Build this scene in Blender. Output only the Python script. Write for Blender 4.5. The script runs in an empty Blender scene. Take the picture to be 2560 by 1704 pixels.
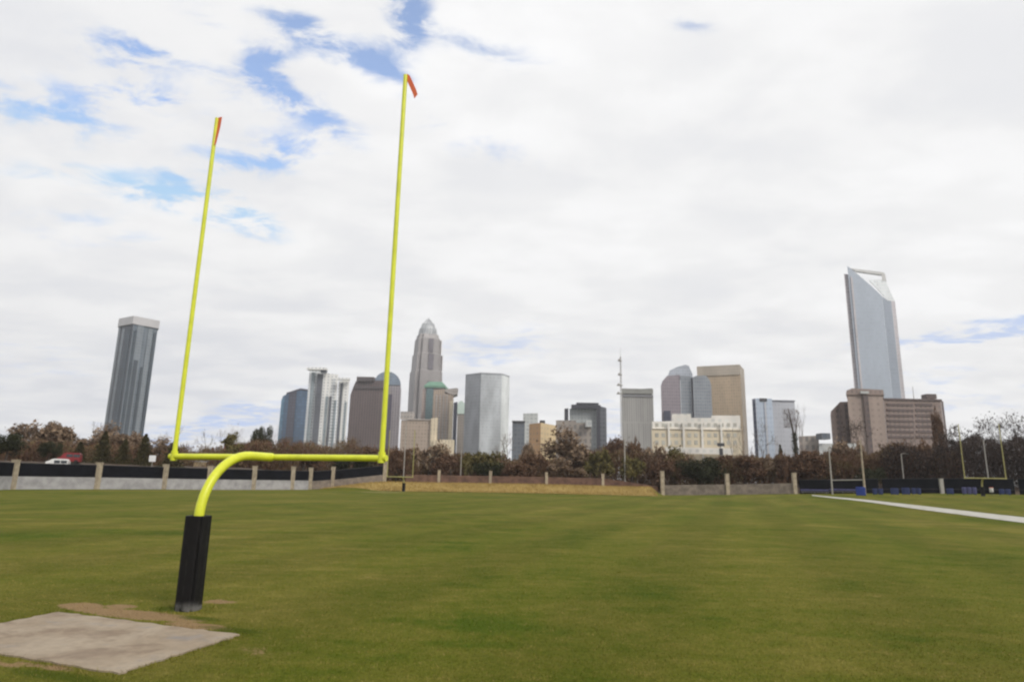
import bpy, math, random
import numpy as np
from mathutils import Vector, Matrix

random.seed(7)
rng = np.random.default_rng(7)
S = bpy.context.scene
COL = S.collection
R = math.radians

# ------------------------------------------------------------------ camera
F, PITCH, ROLL, CH = 1635.7, 0.2110, 0.0199, 2.531      # focal length in px of a 2560 px wide frame, metres
PW, PH = 2560, 1704
FW = Vector((0, math.cos(PITCH), math.sin(PITCH)))
_U = Vector((0, -math.sin(PITCH), math.cos(PITCH)))
RT = Vector((1, 0, 0)) * math.cos(ROLL) + _U * math.sin(ROLL)
UP = _U * math.cos(ROLL) - Vector((1, 0, 0)) * math.sin(ROLL)
cam_d = bpy.data.cameras.new('camera')
cam = bpy.data.objects.new('camera', cam_d)
COL.objects.link(cam)
cam_d.sensor_width = 36
cam_d.lens = F * 36 / PW
cam_d.clip_start = 0.1
cam_d.clip_end = 20000
cam.matrix_world = Matrix.Translation((0, 0, CH)) @ Matrix((RT, UP, -FW)).transposed().to_4x4()
S.camera = cam

# ------------------------------------------------------------------ world, sun, exposure
SUN_AZ, SUN_EL = R(138), R(38)                           # azimuth clockwise from +Y: behind the camera, to the right
sun_dir = Vector((math.sin(SUN_AZ) * math.cos(SUN_EL), math.cos(SUN_AZ) * math.cos(SUN_EL), math.sin(SUN_EL)))
sd = bpy.data.lights.new('sun', 'SUN')
sd.energy = 1.3
sd.angle = R(20)
sd.color = (1.0, .95, .87)
sun = bpy.data.objects.new('sun', sd)
COL.objects.link(sun)
sun.rotation_euler = sun_dir.to_track_quat('Z', 'Y').to_euler()
S.view_settings.view_transform = 'Standard'
S.view_settings.look = 'None'
S.view_settings.exposure = 0.6
S.view_settings.gamma = 1.0
S.view_settings.use_curve_mapping = False
S.render.engine = 'CYCLES'
S.cycles.max_bounces = 6
S.cycles.filter_width = 2.3                              # a soft lens


def ray(px, py):
    d = FW * F + RT * (px - PW / 2) - UP * (py - PH / 2)
    return d.normalized()


class Nodes:
    """thin wrapper: every method adds one node and returns its output"""
    def __init__(s, tree):
        s.t = tree
        s.n = tree.nodes
        s.l = tree.links

    def put(s, sock, v):
        if v is None:
            return
        if isinstance(v, bpy.types.NodeSocket):
            s.l.new(v, sock)
        else:
            if sock.type == 'RGBA' and len(v) == 3:
                v = (*v, 1)
            sock.default_value = v

    def math(s, op, a, b=None, c=None, clamp=False):
        n = s.n.new('ShaderNodeMath')
        n.operation = op
        n.use_clamp = clamp
        for i, v in enumerate((a, b, c)):
            s.put(n.inputs[i], v)
        return n.outputs[0]

    def vec(s, op, a, b=None, out=0, scale=None):
        n = s.n.new('ShaderNodeVectorMath')
        n.operation = op
        s.put(n.inputs[0], a)
        s.put(n.inputs[1], b)
        if scale is not None:
            s.put(n.inputs['Scale'], scale)
        return n.outputs[out]

    def noise(s, v, scale, detail=4, rough=.55, dist=0, out='Fac'):
        n = s.n.new('ShaderNodeTexNoise')
        s.put(n.inputs['Vector'], v)
        n.inputs['Scale'].default_value = scale
        n.inputs['Detail'].default_value = detail
        n.inputs['Roughness'].default_value = rough
        n.inputs['Distortion'].default_value = dist
        return n.outputs[out]

    def mix(s, f, a, b, mode='MIX'):
        n = s.n.new('ShaderNodeMix')
        n.data_type = 'RGBA'
        n.blend_type = mode
        s.put(n.inputs[0], f)
        s.put(n.inputs[6], a)
        s.put(n.inputs[7], b)
        return n.outputs[2]

    def ramp(s, f, stops, interp='LINEAR'):
        n = s.n.new('ShaderNodeValToRGB')
        n.color_ramp.interpolation = interp
        e = n.color_ramp.elements
        while len(e) < len(stops):
            e.new(1)
        for k, (p, c) in enumerate(stops):
            e[k].position = p
            e[k].color = (*c, 1) if len(c) == 3 else c
        s.put(n.inputs[0], f)
        return n.outputs[0]

    def range(s, v, a, b, c=0., d=1., smooth=True):
        n = s.n.new('ShaderNodeMapRange')
        n.interpolation_type = 'SMOOTHSTEP' if smooth else 'LINEAR'
        for i, x in enumerate((v, a, b, c, d)):
            s.put(n.inputs[i], x)
        return n.outputs[0]

    def sep(s, v):
        n = s.n.new('ShaderNodeSeparateXYZ')
        s.put(n.inputs[0], v)
        return n.outputs

    def comb(s, x, y, z):
        n = s.n.new('ShaderNodeCombineXYZ')
        for i, v in enumerate((x, y, z)):
            s.put(n.inputs[i], v)
        return n.outputs[0]


world = bpy.data.worlds.new('World')
S.world = world
world.use_nodes = True
T = Nodes(world.node_tree)
T.n.clear()
SKY_STRENGTH = .15
EXPO = 2 ** .6
sky = T.n.new('ShaderNodeTexSky')
sky.sky_type = 'NISHITA'
sky.sun_disc = False
sky.sun_elevation = SUN_EL
sky.sun_rotation = SUN_AZ
sky.air_density = 1.0
sky.dust_density = .6
D = T.n.new('ShaderNodeTexCoord').outputs['Generated']
x, y, z = T.sep(D)
den = T.math('ADD', T.math('MAXIMUM', z, 0.0), .13)
Q = T.comb(T.math('DIVIDE', x, den), T.math('DIVIDE', y, den), 0.0)      # the cloud deck as a plane overhead
wob = T.vec('SUBTRACT', T.noise(Q, 1.5, 5, .6, 0, 'Color'), (.5, .5, .5))
DP = T.vec('ADD', D, T.vec('SCALE', wob, scale=.17))
# gaps in the cloud deck: direction, half sizes, tilt, depth
GAPS = [(790, 75, 150, 44, 24, 1.55), (1012, 22, 56, 80, 8, 1.9), (668, 140, 75, 38, -38, 1.05), (690, 215, 100, 32, 48, .9),
        (325, 138, 95, 32, 6, 1.4), (392, 262, 95, 36, 10, 1.25), (700, 380, 120, 44, -22, 1.2), (420, 484, 150, 30, 2, 1.3),
        (600, 535, 140, 26, 26, 1.15), (955, 155, 70, 36, 35, .85), (110, 268, 190, 55, -12, .75), (225, 170, 120, 60, 20, .8),
        (760, 262, 110, 34, 20, .8), (250, 590, 190, 45, 6, .6), (610, 1035, 170, 42, -10, .95), (470, 1080, 180, 34, -4, .8),
        (2450, 838, 340, 24, -14, 1.9), (1230, 860, 140, 52, 0, .75), (1210, 118, 160, 30, 8, .7), (200, 320, 150, 34, 8, .65),
        (2420, 985, 240, 18, 0, .6), (1570, 1060, 120, 40, 0, .6), (1180, 330, 150, 40, 20, .5), (520, 60, 120, 40, 25, .6),
        (540, 200, 130, 40, 15, .65), (100, 420, 150, 34, 5, .55), (560, 420, 110, 34, -10, .7), (1720, 75, 60, 24, 20, .6),
        (40, 900, 200, 60, 0, .5)]
tot = None
for px, py, ra, rb, tilt, w in GAPS:
    c = ray(px, py)
    ca, sa = math.cos(R(tilt)), math.sin(R(tilt))
    a = ray(px + ra * ca, py + ra * sa) - c
    b = ray(px - rb * sa, py + rb * ca) - c
    a = a / a.length_squared
    b = b / b.length_squared
    da = T.vec('DOT_PRODUCT', T.vec('SUBTRACT', DP, tuple(c)), tuple(a), out='Value')
    db = T.vec('DOT_PRODUCT', T.vec('SUBTRACT', DP, tuple(c)), tuple(b), out='Value')
    r2 = T.math('MULTIPLY_ADD', da, da, T.math('MULTIPLY', db, db))
    g = T.math('MULTIPLY', T.math('POWER', 2.2, T.math('MULTIPLY', r2, -1.0)), w)
    tot = g if tot is None else T.math('ADD', tot, g)
# the same kind of small gaps everywhere else in the deck
fb = T.noise(T.vec('MULTIPLY', Q, (1.0, 1.5, 1.0)), 5.6, 9, .66, .4)
rest = T.range(T.noise(Q, .55, 3, .5), .60, .78)
tot = T.math('ADD', tot, T.math('MULTIPLY', rest, .3))
brk = T.range(fb, .34, .66)
gap = T.math('ADD', T.math('MULTIPLY', tot, T.math('MULTIPLY_ADD', brk, 1.15, .18)), T.math('MULTIPLY', T.math('SUBTRACT', fb, .5), .8))
gap = T.math('MULTIPLY', T.range(gap, .14, 1.45), .88)
# cloud brightness: soft rolls, brighter towards the veiled sun
n1 = T.noise(T.vec('MULTIPLY', Q, (1.0, 1.6, 1.0)), .9, 6, .5, .25)
n2 = T.noise(T.vec('MULTIPLY', Q, (1.0, 1.3, 1.0)), 2.6, 5, .55, .2)
lum = T.math('ADD', T.math('MULTIPLY', T.range(n1, .36, .62), .085), T.math('MULTIPLY', T.range(n2, .38, .62), .075))
tow = T.vec('DOT_PRODUCT', D, tuple(Vector((sun_dir.x, 0.25, sun_dir.z)).normalized()), out='Value')
lum = T.math('ADD', lum, T.range(tow, -.45, .75, .75, .86))
hz = T.range(z, .0, .30, -.035, 0.0)
lum = T.math('ADD', lum, hz)
tint = T.mix(T.range(lum, .72, .95), (.965, .985, 1.05), (1.0, 1.0, 1.005))
cloud = T.vec('SCALE', tint, scale=T.math('MULTIPLY', lum, 1 / SKY_STRENGTH / EXPO))
blue = T.vec('MINIMUM', T.vec('MULTIPLY', sky.outputs[0], (1.0, 1.05, 1.15)), tuple(c / SKY_STRENGTH / EXPO for c in (.53, .66, .95)))
skycol = T.mix(gap, cloud, blue)
bg = T.n.new('ShaderNodeBackground')
T.put(bg.inputs[0], skycol)
bg.inputs[1].default_value = SKY_STRENGTH
T.l.new(bg.outputs[0], T.n.new('ShaderNodeOutputWorld').inputs[0])


# ------------------------------------------------------------------ helpers: objects and meshes
def tag(o, label=None, cat=None, group=None, kind=None):
    if label: o['label'] = label
    if cat: o['category'] = cat
    if group: o['group'] = group
    if kind: o['kind'] = kind
    return o


def thing(name, label, cat, loc=(0, 0, 0), group=None, rz=0):
    o = bpy.data.objects.new(name, None)
    COL.objects.link(o)
    o.location = loc
    o.rotation_euler.z = rz
    o.empty_display_size = .5
    return tag(o, label, cat, group)


class MB:
    """collects one mesh in world (or parent) coordinates"""
    def __init__(s):
        s.v, s.f, s.uv, s.sm = [], [], [], []

    def face(s, pts, uv=None, smooth=False):
        i = len(s.v)
        s.v += [tuple(p) for p in pts]
        s.f.append(tuple(range(i, i + len(pts))))
        s.uv.append(uv or [(0, 0)] * len(pts))
        s.sm.append(smooth)

    def box(s, c, size, rz=0, M=None):
        hx, hy, hz = (k / 2 for k in size)
        ca, sa = math.cos(rz), math.sin(rz)
        P = []
        for dx, dy, dz in ((-1, -1, -1), (1, -1, -1), (1, 1, -1), (-1, 1, -1), (-1, -1, 1), (1, -1, 1), (1, 1, 1), (-1, 1, 1)):
            a, b = dx * hx, dy * hy
            P.append((c[0] + a * ca - b * sa, c[1] + a * sa + b * ca, c[2] + dz * hz))
        for q in ((0, 3, 2, 1), (4, 5, 6, 7), (0, 1, 5, 4), (1, 2, 6, 5), (2, 3, 7, 6), (3, 0, 4, 7)):
            w = math.dist(P[q[0]], P[q[1]])
            h = math.dist(P[q[1]], P[q[2]])
            s.face([P[k] for k in q], [(0, 0), (w, 0), (w, h), (0, h)])
        return s

    def tube(s, path, rad, n=10, caps=True):
        path = [Vector(p) for p in path]
        rad = rad if isinstance(rad, (list, tuple)) else [rad] * len(path)
        rings = []
        t0 = (path[1] - path[0]).normalized()
        ref = Vector((0, 0, 1)) if abs(t0.z) < .9 else Vector((1, 0, 0))
        nx = t0.cross(ref).normalized()
        base = len(s.v)
        for k, p in enumerate(path):
            t = (path[min(k + 1, len(path) - 1)] - path[max(k - 1, 0)]).normalized()
            nx = (nx - t * nx.dot(t)).normalized()
            ny = t.cross(nx)
            for j in range(n):
                a = 2 * math.pi * j / n
                s.v.append(tuple(p + (nx * math.cos(a) + ny * math.sin(a)) * rad[k]))
        for k in range(len(path) - 1):
            for j in range(n):
                a, b = base + k * n + j, base + k * n + (j + 1) % n
                s.f.append((a, b, b + n, a + n))
                s.uv.append([(j / n, k), ((j + 1) / n, k), ((j + 1) / n, k + 1), (j / n, k + 1)])
                s.sm.append(n > 4)
        if caps:
            for ring in (range(base + n - 1, base - 1, -1), range(base + (len(path) - 1) * n, base + len(path) * n)):
                r = list(ring)
                o_ = len(s.v)
                s.v += [s.v[q] for q in r]
                r = tuple(range(o_, o_ + len(r)))
                s.f.append(r)
                s.uv.append([(0, 0)] * len(r))
                s.sm.append(False)
        return s

    def loft(s, rings, cap=True):
        """rings: polygons with the same count, bottom to top; u runs round in metres, v is height"""
        n = len(rings[0])
        for lo, hi in zip(rings, rings[1:]):
            u = 0
            for j in range(n):
                a, b, c, d = lo[j], lo[(j + 1) % n], hi[(j + 1) % n], hi[j]
                w = math.dist(a[:2], b[:2])
                s.face([a, b, c, d], [(u, a[2]), (u + w, b[2]), (u + w, c[2]), (u, d[2])])
                u += w
        if cap:
            s.face(rings[-1])
            s.face(rings[0][::-1])
        return s

    def mesh(s, name):
        me = bpy.data.meshes.new(name)
        me.from_pydata(s.v, [], s.f)
        uvl = me.uv_layers.new(name='UVMap')
        uvl.data.foreach_set('uv', [c for f in s.uv for p in f for c in p])
        me.polygons.foreach_set('use_smooth', s.sm)
        me.update()
        return me

    def build(s, name, mat, parent=None, local=False):
        o = bpy.data.objects.new(name, s.mesh(name))
        o.data.materials.append(mat)
        COL.objects.link(o)
        if parent is not None:
            o.parent = parent
            if not local:
                o.matrix_parent_inverse = world_of(parent).inverted()
        return o


def world_of(o):
    m = o.matrix_basis.copy()
    return (world_of(o.parent) @ o.matrix_parent_inverse @ m) if o.parent else m


def put(me, name, mat, parent=None, loc=None, local=True):
    o = bpy.data.objects.new(name, me)
    if not me.materials: me.materials.append(mat)
    COL.objects.link(o)
    if parent is not None:
        o.parent = parent
    if loc: o.location = loc
    return o


def np_mesh(name, V, Fc, mat, parent=None):
    """V (n,3), Fc (m,3) arrays"""
    me = bpy.data.meshes.new(name)
    me.vertices.add(len(V))
    me.vertices.foreach_set('co', np.asarray(V, np.float32).ravel())
    k = Fc.shape[1]
    me.loops.add(len(Fc) * k)
    me.loops.foreach_set('vertex_index', np.asarray(Fc, np.int32).ravel())
    me.polygons.add(len(Fc))
    me.polygons.foreach_set('loop_start', np.arange(0, len(Fc) * k, k, dtype=np.int32))
    me.polygons.foreach_set('loop_total', np.full(len(Fc), k, np.int32))
    me.update(calc_edges=True)
    me.materials.append(mat)
    o = bpy.data.objects.new(name, me)
    COL.objects.link(o)
    if parent is not None: o.parent = parent
    return o


def at(px, py, d):
    """world point on the line of sight through a pixel of the 2560 px photo, d metres ahead"""
    r = ray(px, py)
    return Vector((0, 0, CH)) + r * (d / r.y)


# ------------------------------------------------------------------ materials
def material(name):
    m = bpy.data.materials.new(name)
    m.use_nodes = True
    T = Nodes(m.node_tree)
    b = m.node_tree.nodes['Principled BSDF']
    return m, T, b


def plain(name, col, rough=.6, metal=0., noise=.15, scale=3., spec=.4, bump=0.):
    m, T, b = material(name)
    P = T.n.new('ShaderNodeTexCoord').outputs['Object']
    n = T.noise(P, scale, 5, .6)
    k = T.range(n, .3, .7, 1 - noise, 1 + noise)
    T.put(b.inputs['Base Color'], T.vec('SCALE', tuple(col), scale=k))
    T.put(b.inputs['Roughness'], T.range(n, .3, .7, rough - .06, min(1, rough + .06)))
    b.inputs['Metallic'].default_value = metal
    b.inputs['Specular IOR Level'].default_value = spec
    if bump:
        bn = T.n.new('ShaderNodeBump')
        bn.inputs['Strength'].default_value = bump
        T.put(bn.inputs['Height'], T.noise(P, scale * 6, 6, .65))
        T.l.new(bn.outputs[0], b.inputs['Normal'])
    return m


def facade(name, wall, glass, fh=4., bw=3., fv=.55, fhz=.6, refl=.35, grime=.12, gvar=.2):
    """wall with a regular grid of glazing; uv in metres; storeys too small here to tell apart"""
    m, T, b = material(name)
    uv = T.n.new('ShaderNodeUVMap').outputs[0]
    u, v, _ = T.sep(uv)
    su, sv = T.math('DIVIDE', u, bw), T.math('DIVIDE', v, fh)
    fu, fvv = T.math('FRACT', su), T.math('FRACT', sv)
    mu = T.math('LESS_THAN', T.math('ABSOLUTE', T.math('SUBTRACT', fu, .5)), fhz / 2)
    mv = T.math('LESS_THAN', T.math('ABSOLUTE', T.math('SUBTRACT', fvv, .5)), fv / 2)
    win = T.math('MULTIPLY', T.math('MULTIPLY', mu, mv), .8)
    wn = T.n.new('ShaderNodeTexWhiteNoise')
    T.put(wn.inputs['Vector'], T.comb(T.math('FLOOR', su), T.math('FLOOR', sv), 0.))
    gv = T.range(wn.outputs['Value'], 0, 1, 1 - gvar, 1 + gvar, False)
    P = T.n.new('ShaderNodeTexCoord').outputs['Object']
    big = T.range(T.noise(T.vec('MULTIPLY', P, (1, 1, .35)), .05, 4, .6), .3, .7, 1 - grime, 1 + grime)
    wc = T.vec('SCALE', tuple(wall), scale=big)
    gc = T.vec('SCALE', tuple(glass), scale=T.math('MULTIPLY', gv, big))
    T.put(b.inputs['Base Color'], T.mix(win, wc, gc))
    T.put(b.inputs['Metallic'], T.math('MULTIPLY', win, refl))
    T.put(b.inputs['Roughness'], T.math('MULTIPLY_ADD', win, -.5, .75))
    return m


M = {}
M['optic'] = plain('optic_yellow_paint', (.66, .70, .035), .36, noise=.10, scale=2.5, spec=.5)
M['old_yellow'] = plain('faded_yellow_paint', (.36, .325, .12), .55, noise=.15)
M['grey_post'] = plain('galvanised_grey', (.34, .32, .29), .55, noise=.15)
def ribbon_material():
    m, T, b = material('orange_ribbon')
    b.inputs['Base Color'].default_value = (.92, .30, .15, 1)
    b.inputs['Roughness'].default_value = .7
    tr = T.n.new('ShaderNodeBsdfTranslucent')
    tr.inputs[0].default_value = (.97, .34, .18, 1)
    mx = T.n.new('ShaderNodeMixShader')
    mx.inputs[0].default_value = .5
    T.l.new(b.outputs[0], mx.inputs[1])
    T.l.new(tr.outputs[0], mx.inputs[2])
    T.l.new(mx.outputs[0], m.node_tree.nodes['Material Output'].inputs[0])
    return m


M['ribbon'] = ribbon_material()
M['steel'] = plain('dark_steel', (.06, .06, .065), .5)
M['tan_post'] = plain('tan_masonry', (.36, .30, .22), .85, noise=.25, scale=1.5, bump=.2)
M['grey_wall'] = plain('pale_grey_panel', (.33, .32, .325), .8, noise=.2, scale=.8, bump=.1)
M['brown_wall'] = plain('brown_stone_panel', (.20, .165, .135), .9, noise=.3, scale=.9, bump=.25)
M['red_wall'] = plain('red_brown_panel', (.13, .075, .055), .9, noise=.35, scale=.8, bump=.2)
M['screen'] = plain('black_mesh_screen', (.0065, .007, .010), .9, noise=.35, scale=.6, spec=.1)
M['blue'] = plain('blue_vinyl', (.015, .038, .22), .45, noise=.2)
M['dull_blue'] = plain('dull_blue_vinyl', (.016, .028, .10), .55, noise=.3)
M['violet'] = plain('faded_violet_vinyl', (.06, .06, .15), .55, noise=.25)
M['pale'] = plain('pale_plastic', (.55, .55, .53), .5)
M['rubber'] = plain('black_rubber', (.012, .012, .012), .8)
M['red_paint'] = plain('red_car_paint', (.20, .022, .025), .35, noise=.05)
M['white_paint'] = plain('white_car_paint', (.72, .72, .70), .3, noise=.05)
M['dark_glass'] = plain('dark_glass', (.02, .025, .03), .08, spec=.8)
M['lamp'] = plain('lamp_glass', (.7, .7, .65), .1)
M['white_sign'] = plain('white_sign_face', (.8, .8, .8), .5, noise=.03)


def pad_material():
    m, T, b = material('black_vinyl_pad')
    P = T.n.new('ShaderNodeTexCoord').outputs['Object']
    x, y, z = T.sep(P)
    n = T.noise(P, 6, 6, .65)
    st = T.noise(T.vec('MULTIPLY', P, (14, 14, 1.2)), 1.5, 5, .6)
    scuff = T.math('MULTIPLY', T.range(z, .22, .0), T.range(n, .35, .6))       # dusty lower edge
    scuff = T.math('MAXIMUM', scuff, T.math('MULTIPLY', T.range(st, .55, .75), .22))
    T.put(b.inputs['Base Color'], T.mix(scuff, (.008, .0075, .008), (.16, .155, .15)))
    T.put(b.inputs['Roughness'], T.range(n, .3, .7, .5, .68))
    b.inputs['Specular IOR Level'].default_value = .2
    bn = T.n.new('ShaderNodeBump')
    bn.inputs['Strength'].default_value = .25
    bn.inputs['Distance'].default_value = .02
    T.put(bn.inputs['Height'], T.noise(T.vec('MULTIPLY', P, (9, 9, 2)), 1.4, 5, .6))
    T.l.new(bn.outputs[0], b.inputs['Normal'])
    return m


M['pad'] = pad_material()

ALPHA = 0.3275
AX = Vector((math.sin(ALPHA), math.cos(ALPHA), 0))       # along the field, away from the camera
AC = Vector((math.cos(ALPHA), -math.sin(ALPHA), 0))      # across the field, to the right
BASE = Vector((-6.118, 13.392, 0))


def turf_nodes(T):
    """colour of the winter turf from world position; shared by the sheet and the blades"""
    G = T.n.new('ShaderNodeNewGeometry').outputs['Position']
    x, y, z = T.sep(G)
    G2 = T.comb(x, y, 0.)
    al = T.vec('DOT_PRODUCT', G2, tuple(AX), out='Value')
    ac = T.vec('DOT_PRODUCT', G2, tuple(AC), out='Value')
    L = T.comb(ac, T.math('MULTIPLY', al, .55), 0.)
    big = T.noise(L, .10, 4, .55, .6)
    mid = T.noise(G2, .45, 5, .6, .3)
    sml = T.noise(G2, 2.3, 6, .68)
    fine = T.noise(G2, 16., 5, .75)
    f = T.math('ADD', T.math('MULTIPLY', big, .55), T.math('MULTIPLY', mid, .45))
    f = T.math('ADD', f, T.math('MULTIPLY', T.math('SUBTRACT', sml, .5), .35))
    strk = T.noise(T.comb(T.math('MULTIPLY', x, .16), T.math('MULTIPLY', y, .75), 3.), 1., 6, .68)
    f = T.math('ADD', f, T.math('MULTIPLY', T.math('SUBTRACT', strk, .5), .42))
    col = T.ramp(f, [(.34, (.060, .088, .006)), (.45, (.098, .108, .012)), (.56, (.130, .124, .020)), (.69, (.185, .160, .036))])
    # mowing passes, faint
    ms = T.math('SINE', T.math('ADD', T.math('MULTIPLY', ac, 1.15), T.math('MULTIPLY', mid, 2.0)))
    col = T.vec('SCALE', col, scale=T.range(ms, -.6, .6, .945, 1.055))
    col = T.vec('SCALE', col, scale=T.range(fine, .28, .72, .70, 1.30))
    straw = T.math('MULTIPLY', T.range(sml, .60, .74), T.range(mid, .50, .66))
    col = T.mix(T.math('MULTIPLY', straw, .6), col, (.30, .225, .085))

    # bare soil: worn places by the post, along the slab edge and in front of the far goal
    def patch(cx, cy, ra, rb, ang):
        ca, sa = math.cos(ang), math.sin(ang)
        dx, dy = T.math('SUBTRACT', x, cx), T.math('SUBTRACT', y, cy)
        a = T.math('DIVIDE', T.math('ADD', T.math('MULTIPLY', dx, ca), T.math('MULTIPLY', dy, sa)), ra)
        b = T.math('DIVIDE', T.math('SUBTRACT', T.math('MULTIPLY', dy, ca), T.math('MULTIPLY', dx, sa)), rb)
        return T.math('SUBTRACT', 1.0, T.math('ADD', T.math('MULTIPLY', a, a), T.math('MULTIPLY', b, b)))
    soil = None
    for (px, py, ra, rb, w) in ((330, 1534, 1.75, .36, 1.5), (205, 1514, .55, .36, 1.2), (300, 1516, .42, .26, 1.),
                                (490, 1563, .8, .24, 1.2), (548, 1502, .42, .28, .75), (668, 1630, .5, .15, .1),
                                (100, 1664, .7, .13, .7), (20, 1660, .5, .12, .5)):
        r_ = ray(px, py)
        p_ = Vector((0, 0, CH)) + r_ * (-CH / r_.z)
        q = T.math('MULTIPLY', patch(p_.x, p_.y, ra, rb, -ALPHA), w)
        soil = q if soil is None else T.math('MAXIMUM', soil, q)
    far = patch(-24.2, 128, 5, 7, 0.)
    e = T.math('ADD', soil, T.math('MULTIPLY', T.math('SUBTRACT', sml, .5), 2.6))
    e = T.math('ADD', e, T.math('MULTIPLY', T.math('SUBTRACT', fine, .5), 1.0))
    sm = T.math('MULTIPLY', T.range(e, .12, .55), T.math('GREATER_THAN', soil, -1.2))
    sc = T.mix(T.noise(G2, 5, 5, .7), (.22, .14, .075), (.33, .225, .125))
    col = T.mix(T.math('MULTIPLY', sm, .9), col, sc)
    for (px, py, ra, rb) in ((585, 1574, .75, .2), (425, 1522, .5, .3), (500, 1545, .6, .2), (150, 1690, 1.2, .2)):  # dark green: thick grass by the slab, painted contact shade round the pad
        r_ = ray(px, py)
        p_ = Vector((0, 0, CH)) + r_ * (-CH / r_.z)
        lush_shade = T.math('ADD', patch(p_.x, p_.y, ra, rb, -ALPHA), T.math('MULTIPLY', T.math('SUBTRACT', sml, .5), 2.0))
        col = T.mix(T.math('MULTIPLY', T.range(lush_shade, .0, .9), .7), col, (.042, .066, .003))
    col = T.mix(T.math('MULTIPLY', T.range(far, 0, .8), .45), col, (.30, .245, .12))
    return col, fine, sml, G2


def turf(name, blades=False):
    m, T, b = material(name)
    col, fine, sml, G2 = turf_nodes(T)
    if blades:
        oi = T.n.new('ShaderNodeNewGeometry').outputs['Random Per Island']
        col = T.vec('SCALE', col, scale=T.range(oi, 0, 1, .75, 1.5, False))
        col = T.mix(T.math('MULTIPLY', T.math('GREATER_THAN', oi, .80), T.range(sml, .40, .62)), col, (.36, .275, .10))
    T.put(b.inputs['Base Color'], col)
    b.inputs['Roughness'].default_value = .9
    b.inputs['Specular IOR Level'].default_value = .05
    if not blades:
        bn = T.n.new('ShaderNodeBump')
        bn.inputs['Strength'].default_value = .5
        bn.inputs['Distance'].default_value = .05
        T.put(bn.inputs['Height'], T.math('ADD', T.noise(G2, 30, 5, .75), T.math('MULTIPLY', sml, 1.5)))
        T.l.new(bn.outputs[0], b.inputs['Normal'])
    return m


M['turf'] = turf('winter_turf')
M['blade'] = turf('turf_blades', True)


def slab_material():
    m, T, b = material('worn_concrete')
    P = T.n.new('ShaderNodeTexCoord').outputs['Object']
    n1 = T.noise(P, .9, 6, .6, .4)
    n2 = T.noise(P, 6, 6, .7)
    n3 = T.noise(T.vec('MULTIPLY', P, (1, 1.35, 1)), .95, 6, .66, .5)
    c = T.mix(T.range(n1, .3, .7), (.27, .208, .142), (.345, .28, .205))
    c = T.mix(T.math('MULTIPLY', T.range(n3, .50, .66), .6), c, (.17, .115, .075))     # earth stains
    c = T.mix(T.math('MULTIPLY', T.range(n3, .44, .30), .6), c, (.20, .195, .20))        # grey stains
    c = T.vec('SCALE', c, scale=T.range(n2, .3, .7, .88, 1.1))
    T.put(b.inputs['Base Color'], c)
    b.inputs['Roughness'].default_value = .9
    bn = T.n.new('ShaderNodeBump')
    bn.inputs['Strength'].default_value = .3
    bn.inputs['Distance'].default_value = .02
    T.put(bn.inputs['Height'], T.noise(P, 25, 6, .7))
    T.l.new(bn.outputs[0], b.inputs['Normal'])
    return m


M['slab'] = slab_material()


def line_material():
    m, T, b = material('white_line_paint')
    G = T.n.new('ShaderNodeNewGeometry').outputs['Position']
    n = T.noise(G, 1.2, 6, .65)
    T.put(b.inputs['Base Color'], T.mix(T.range(n, .48, .75), (.46, .44, .40), (.22, .21, .10)))
    b.inputs['Roughness'].default_value = .9
    return m


def leafy(name, stops, scale=.35, rough=.85):
    """foliage or twigs: colour varies from clump to clump and from leaf to leaf"""
    m, T, b = material(name)
    G = T.n.new('ShaderNodeNewGeometry')
    n = T.noise(G.outputs['Position'], scale, 4, .6)
    f = T.math('ADD', T.math('MULTIPLY', n, .75), T.math('MULTIPLY', G.outputs['Random Per Island'], .25))
    T.put(b.inputs['Base Color'], T.ramp(f, stops))
    b.inputs['Roughness'].default_value = rough
    b.inputs['Specular IOR Level'].default_value = .2
    return m


M['line'] = line_material()
M['bark'] = plain('grey_brown_bark', (.085, .066, .052), .95, noise=.3, scale=1.5)
M['pale_bark'] = plain('pale_bark', (.22, .185, .16), .95, noise=.3, scale=1.5)
M['twig'] = leafy('brown_twigs', [(.25, (.085, .062, .048)), (.5, (.14, .10, .075)), (.75, (.20, .155, .115))])
M['twig_pale'] = leafy('pale_grey_twigs', [(.25, (.17, .14, .13)), (.5, (.24, .20, .185)), (.75, (.30, .26, .24))])
M['twig_dark'] = leafy('dark_twigs', [(.25, (.040, .030, .026)), (.5, (.065, .048, .040)), (.75, (.10, .075, .06))])
M['dry_leaf'] = leafy('dry_tan_leaves', [(.25, (.12, .08, .055)), (.5, (.22, .155, .105)), (.75, (.34, .25, .16))])
M['rust_leaf'] = leafy('rust_leaves', [(.25, (.075, .042, .028)), (.5, (.135, .078, .048)), (.75, (.19, .12, .075))])
M['olive_leaf'] = leafy('olive_leaves', [(.25, (.065, .055, .022)), (.5, (.13, .11, .04)), (.75, (.19, .155, .06))])
M['ever_leaf'] = leafy('evergreen_leaves', [(.25, (.016, .018, .008)), (.5, (.032, .035, .014)), (.75, (.060, .060, .025))])
M['conifer_leaf'] = leafy('conifer_needles', [(.25, (.03, .028, .012)), (.5, (.055, .048, .018)), (.75, (.09, .078, .034))])
M['thicket'] = leafy('winter_undergrowth', [(.32, (.045, .028, .020)), (.43, (.115, .057, .036)), (.51, (.15, .085, .05)),
                                            (.58, (.115, .09, .036)), (.70, (.20, .135, .08))], .09)
M['thicket_dark'] = leafy('dark_undergrowth', [(.30, (.020, .015, .013)), (.5, (.045, .031, .026)), (.75, (.08, .055, .042))], .15)
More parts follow.
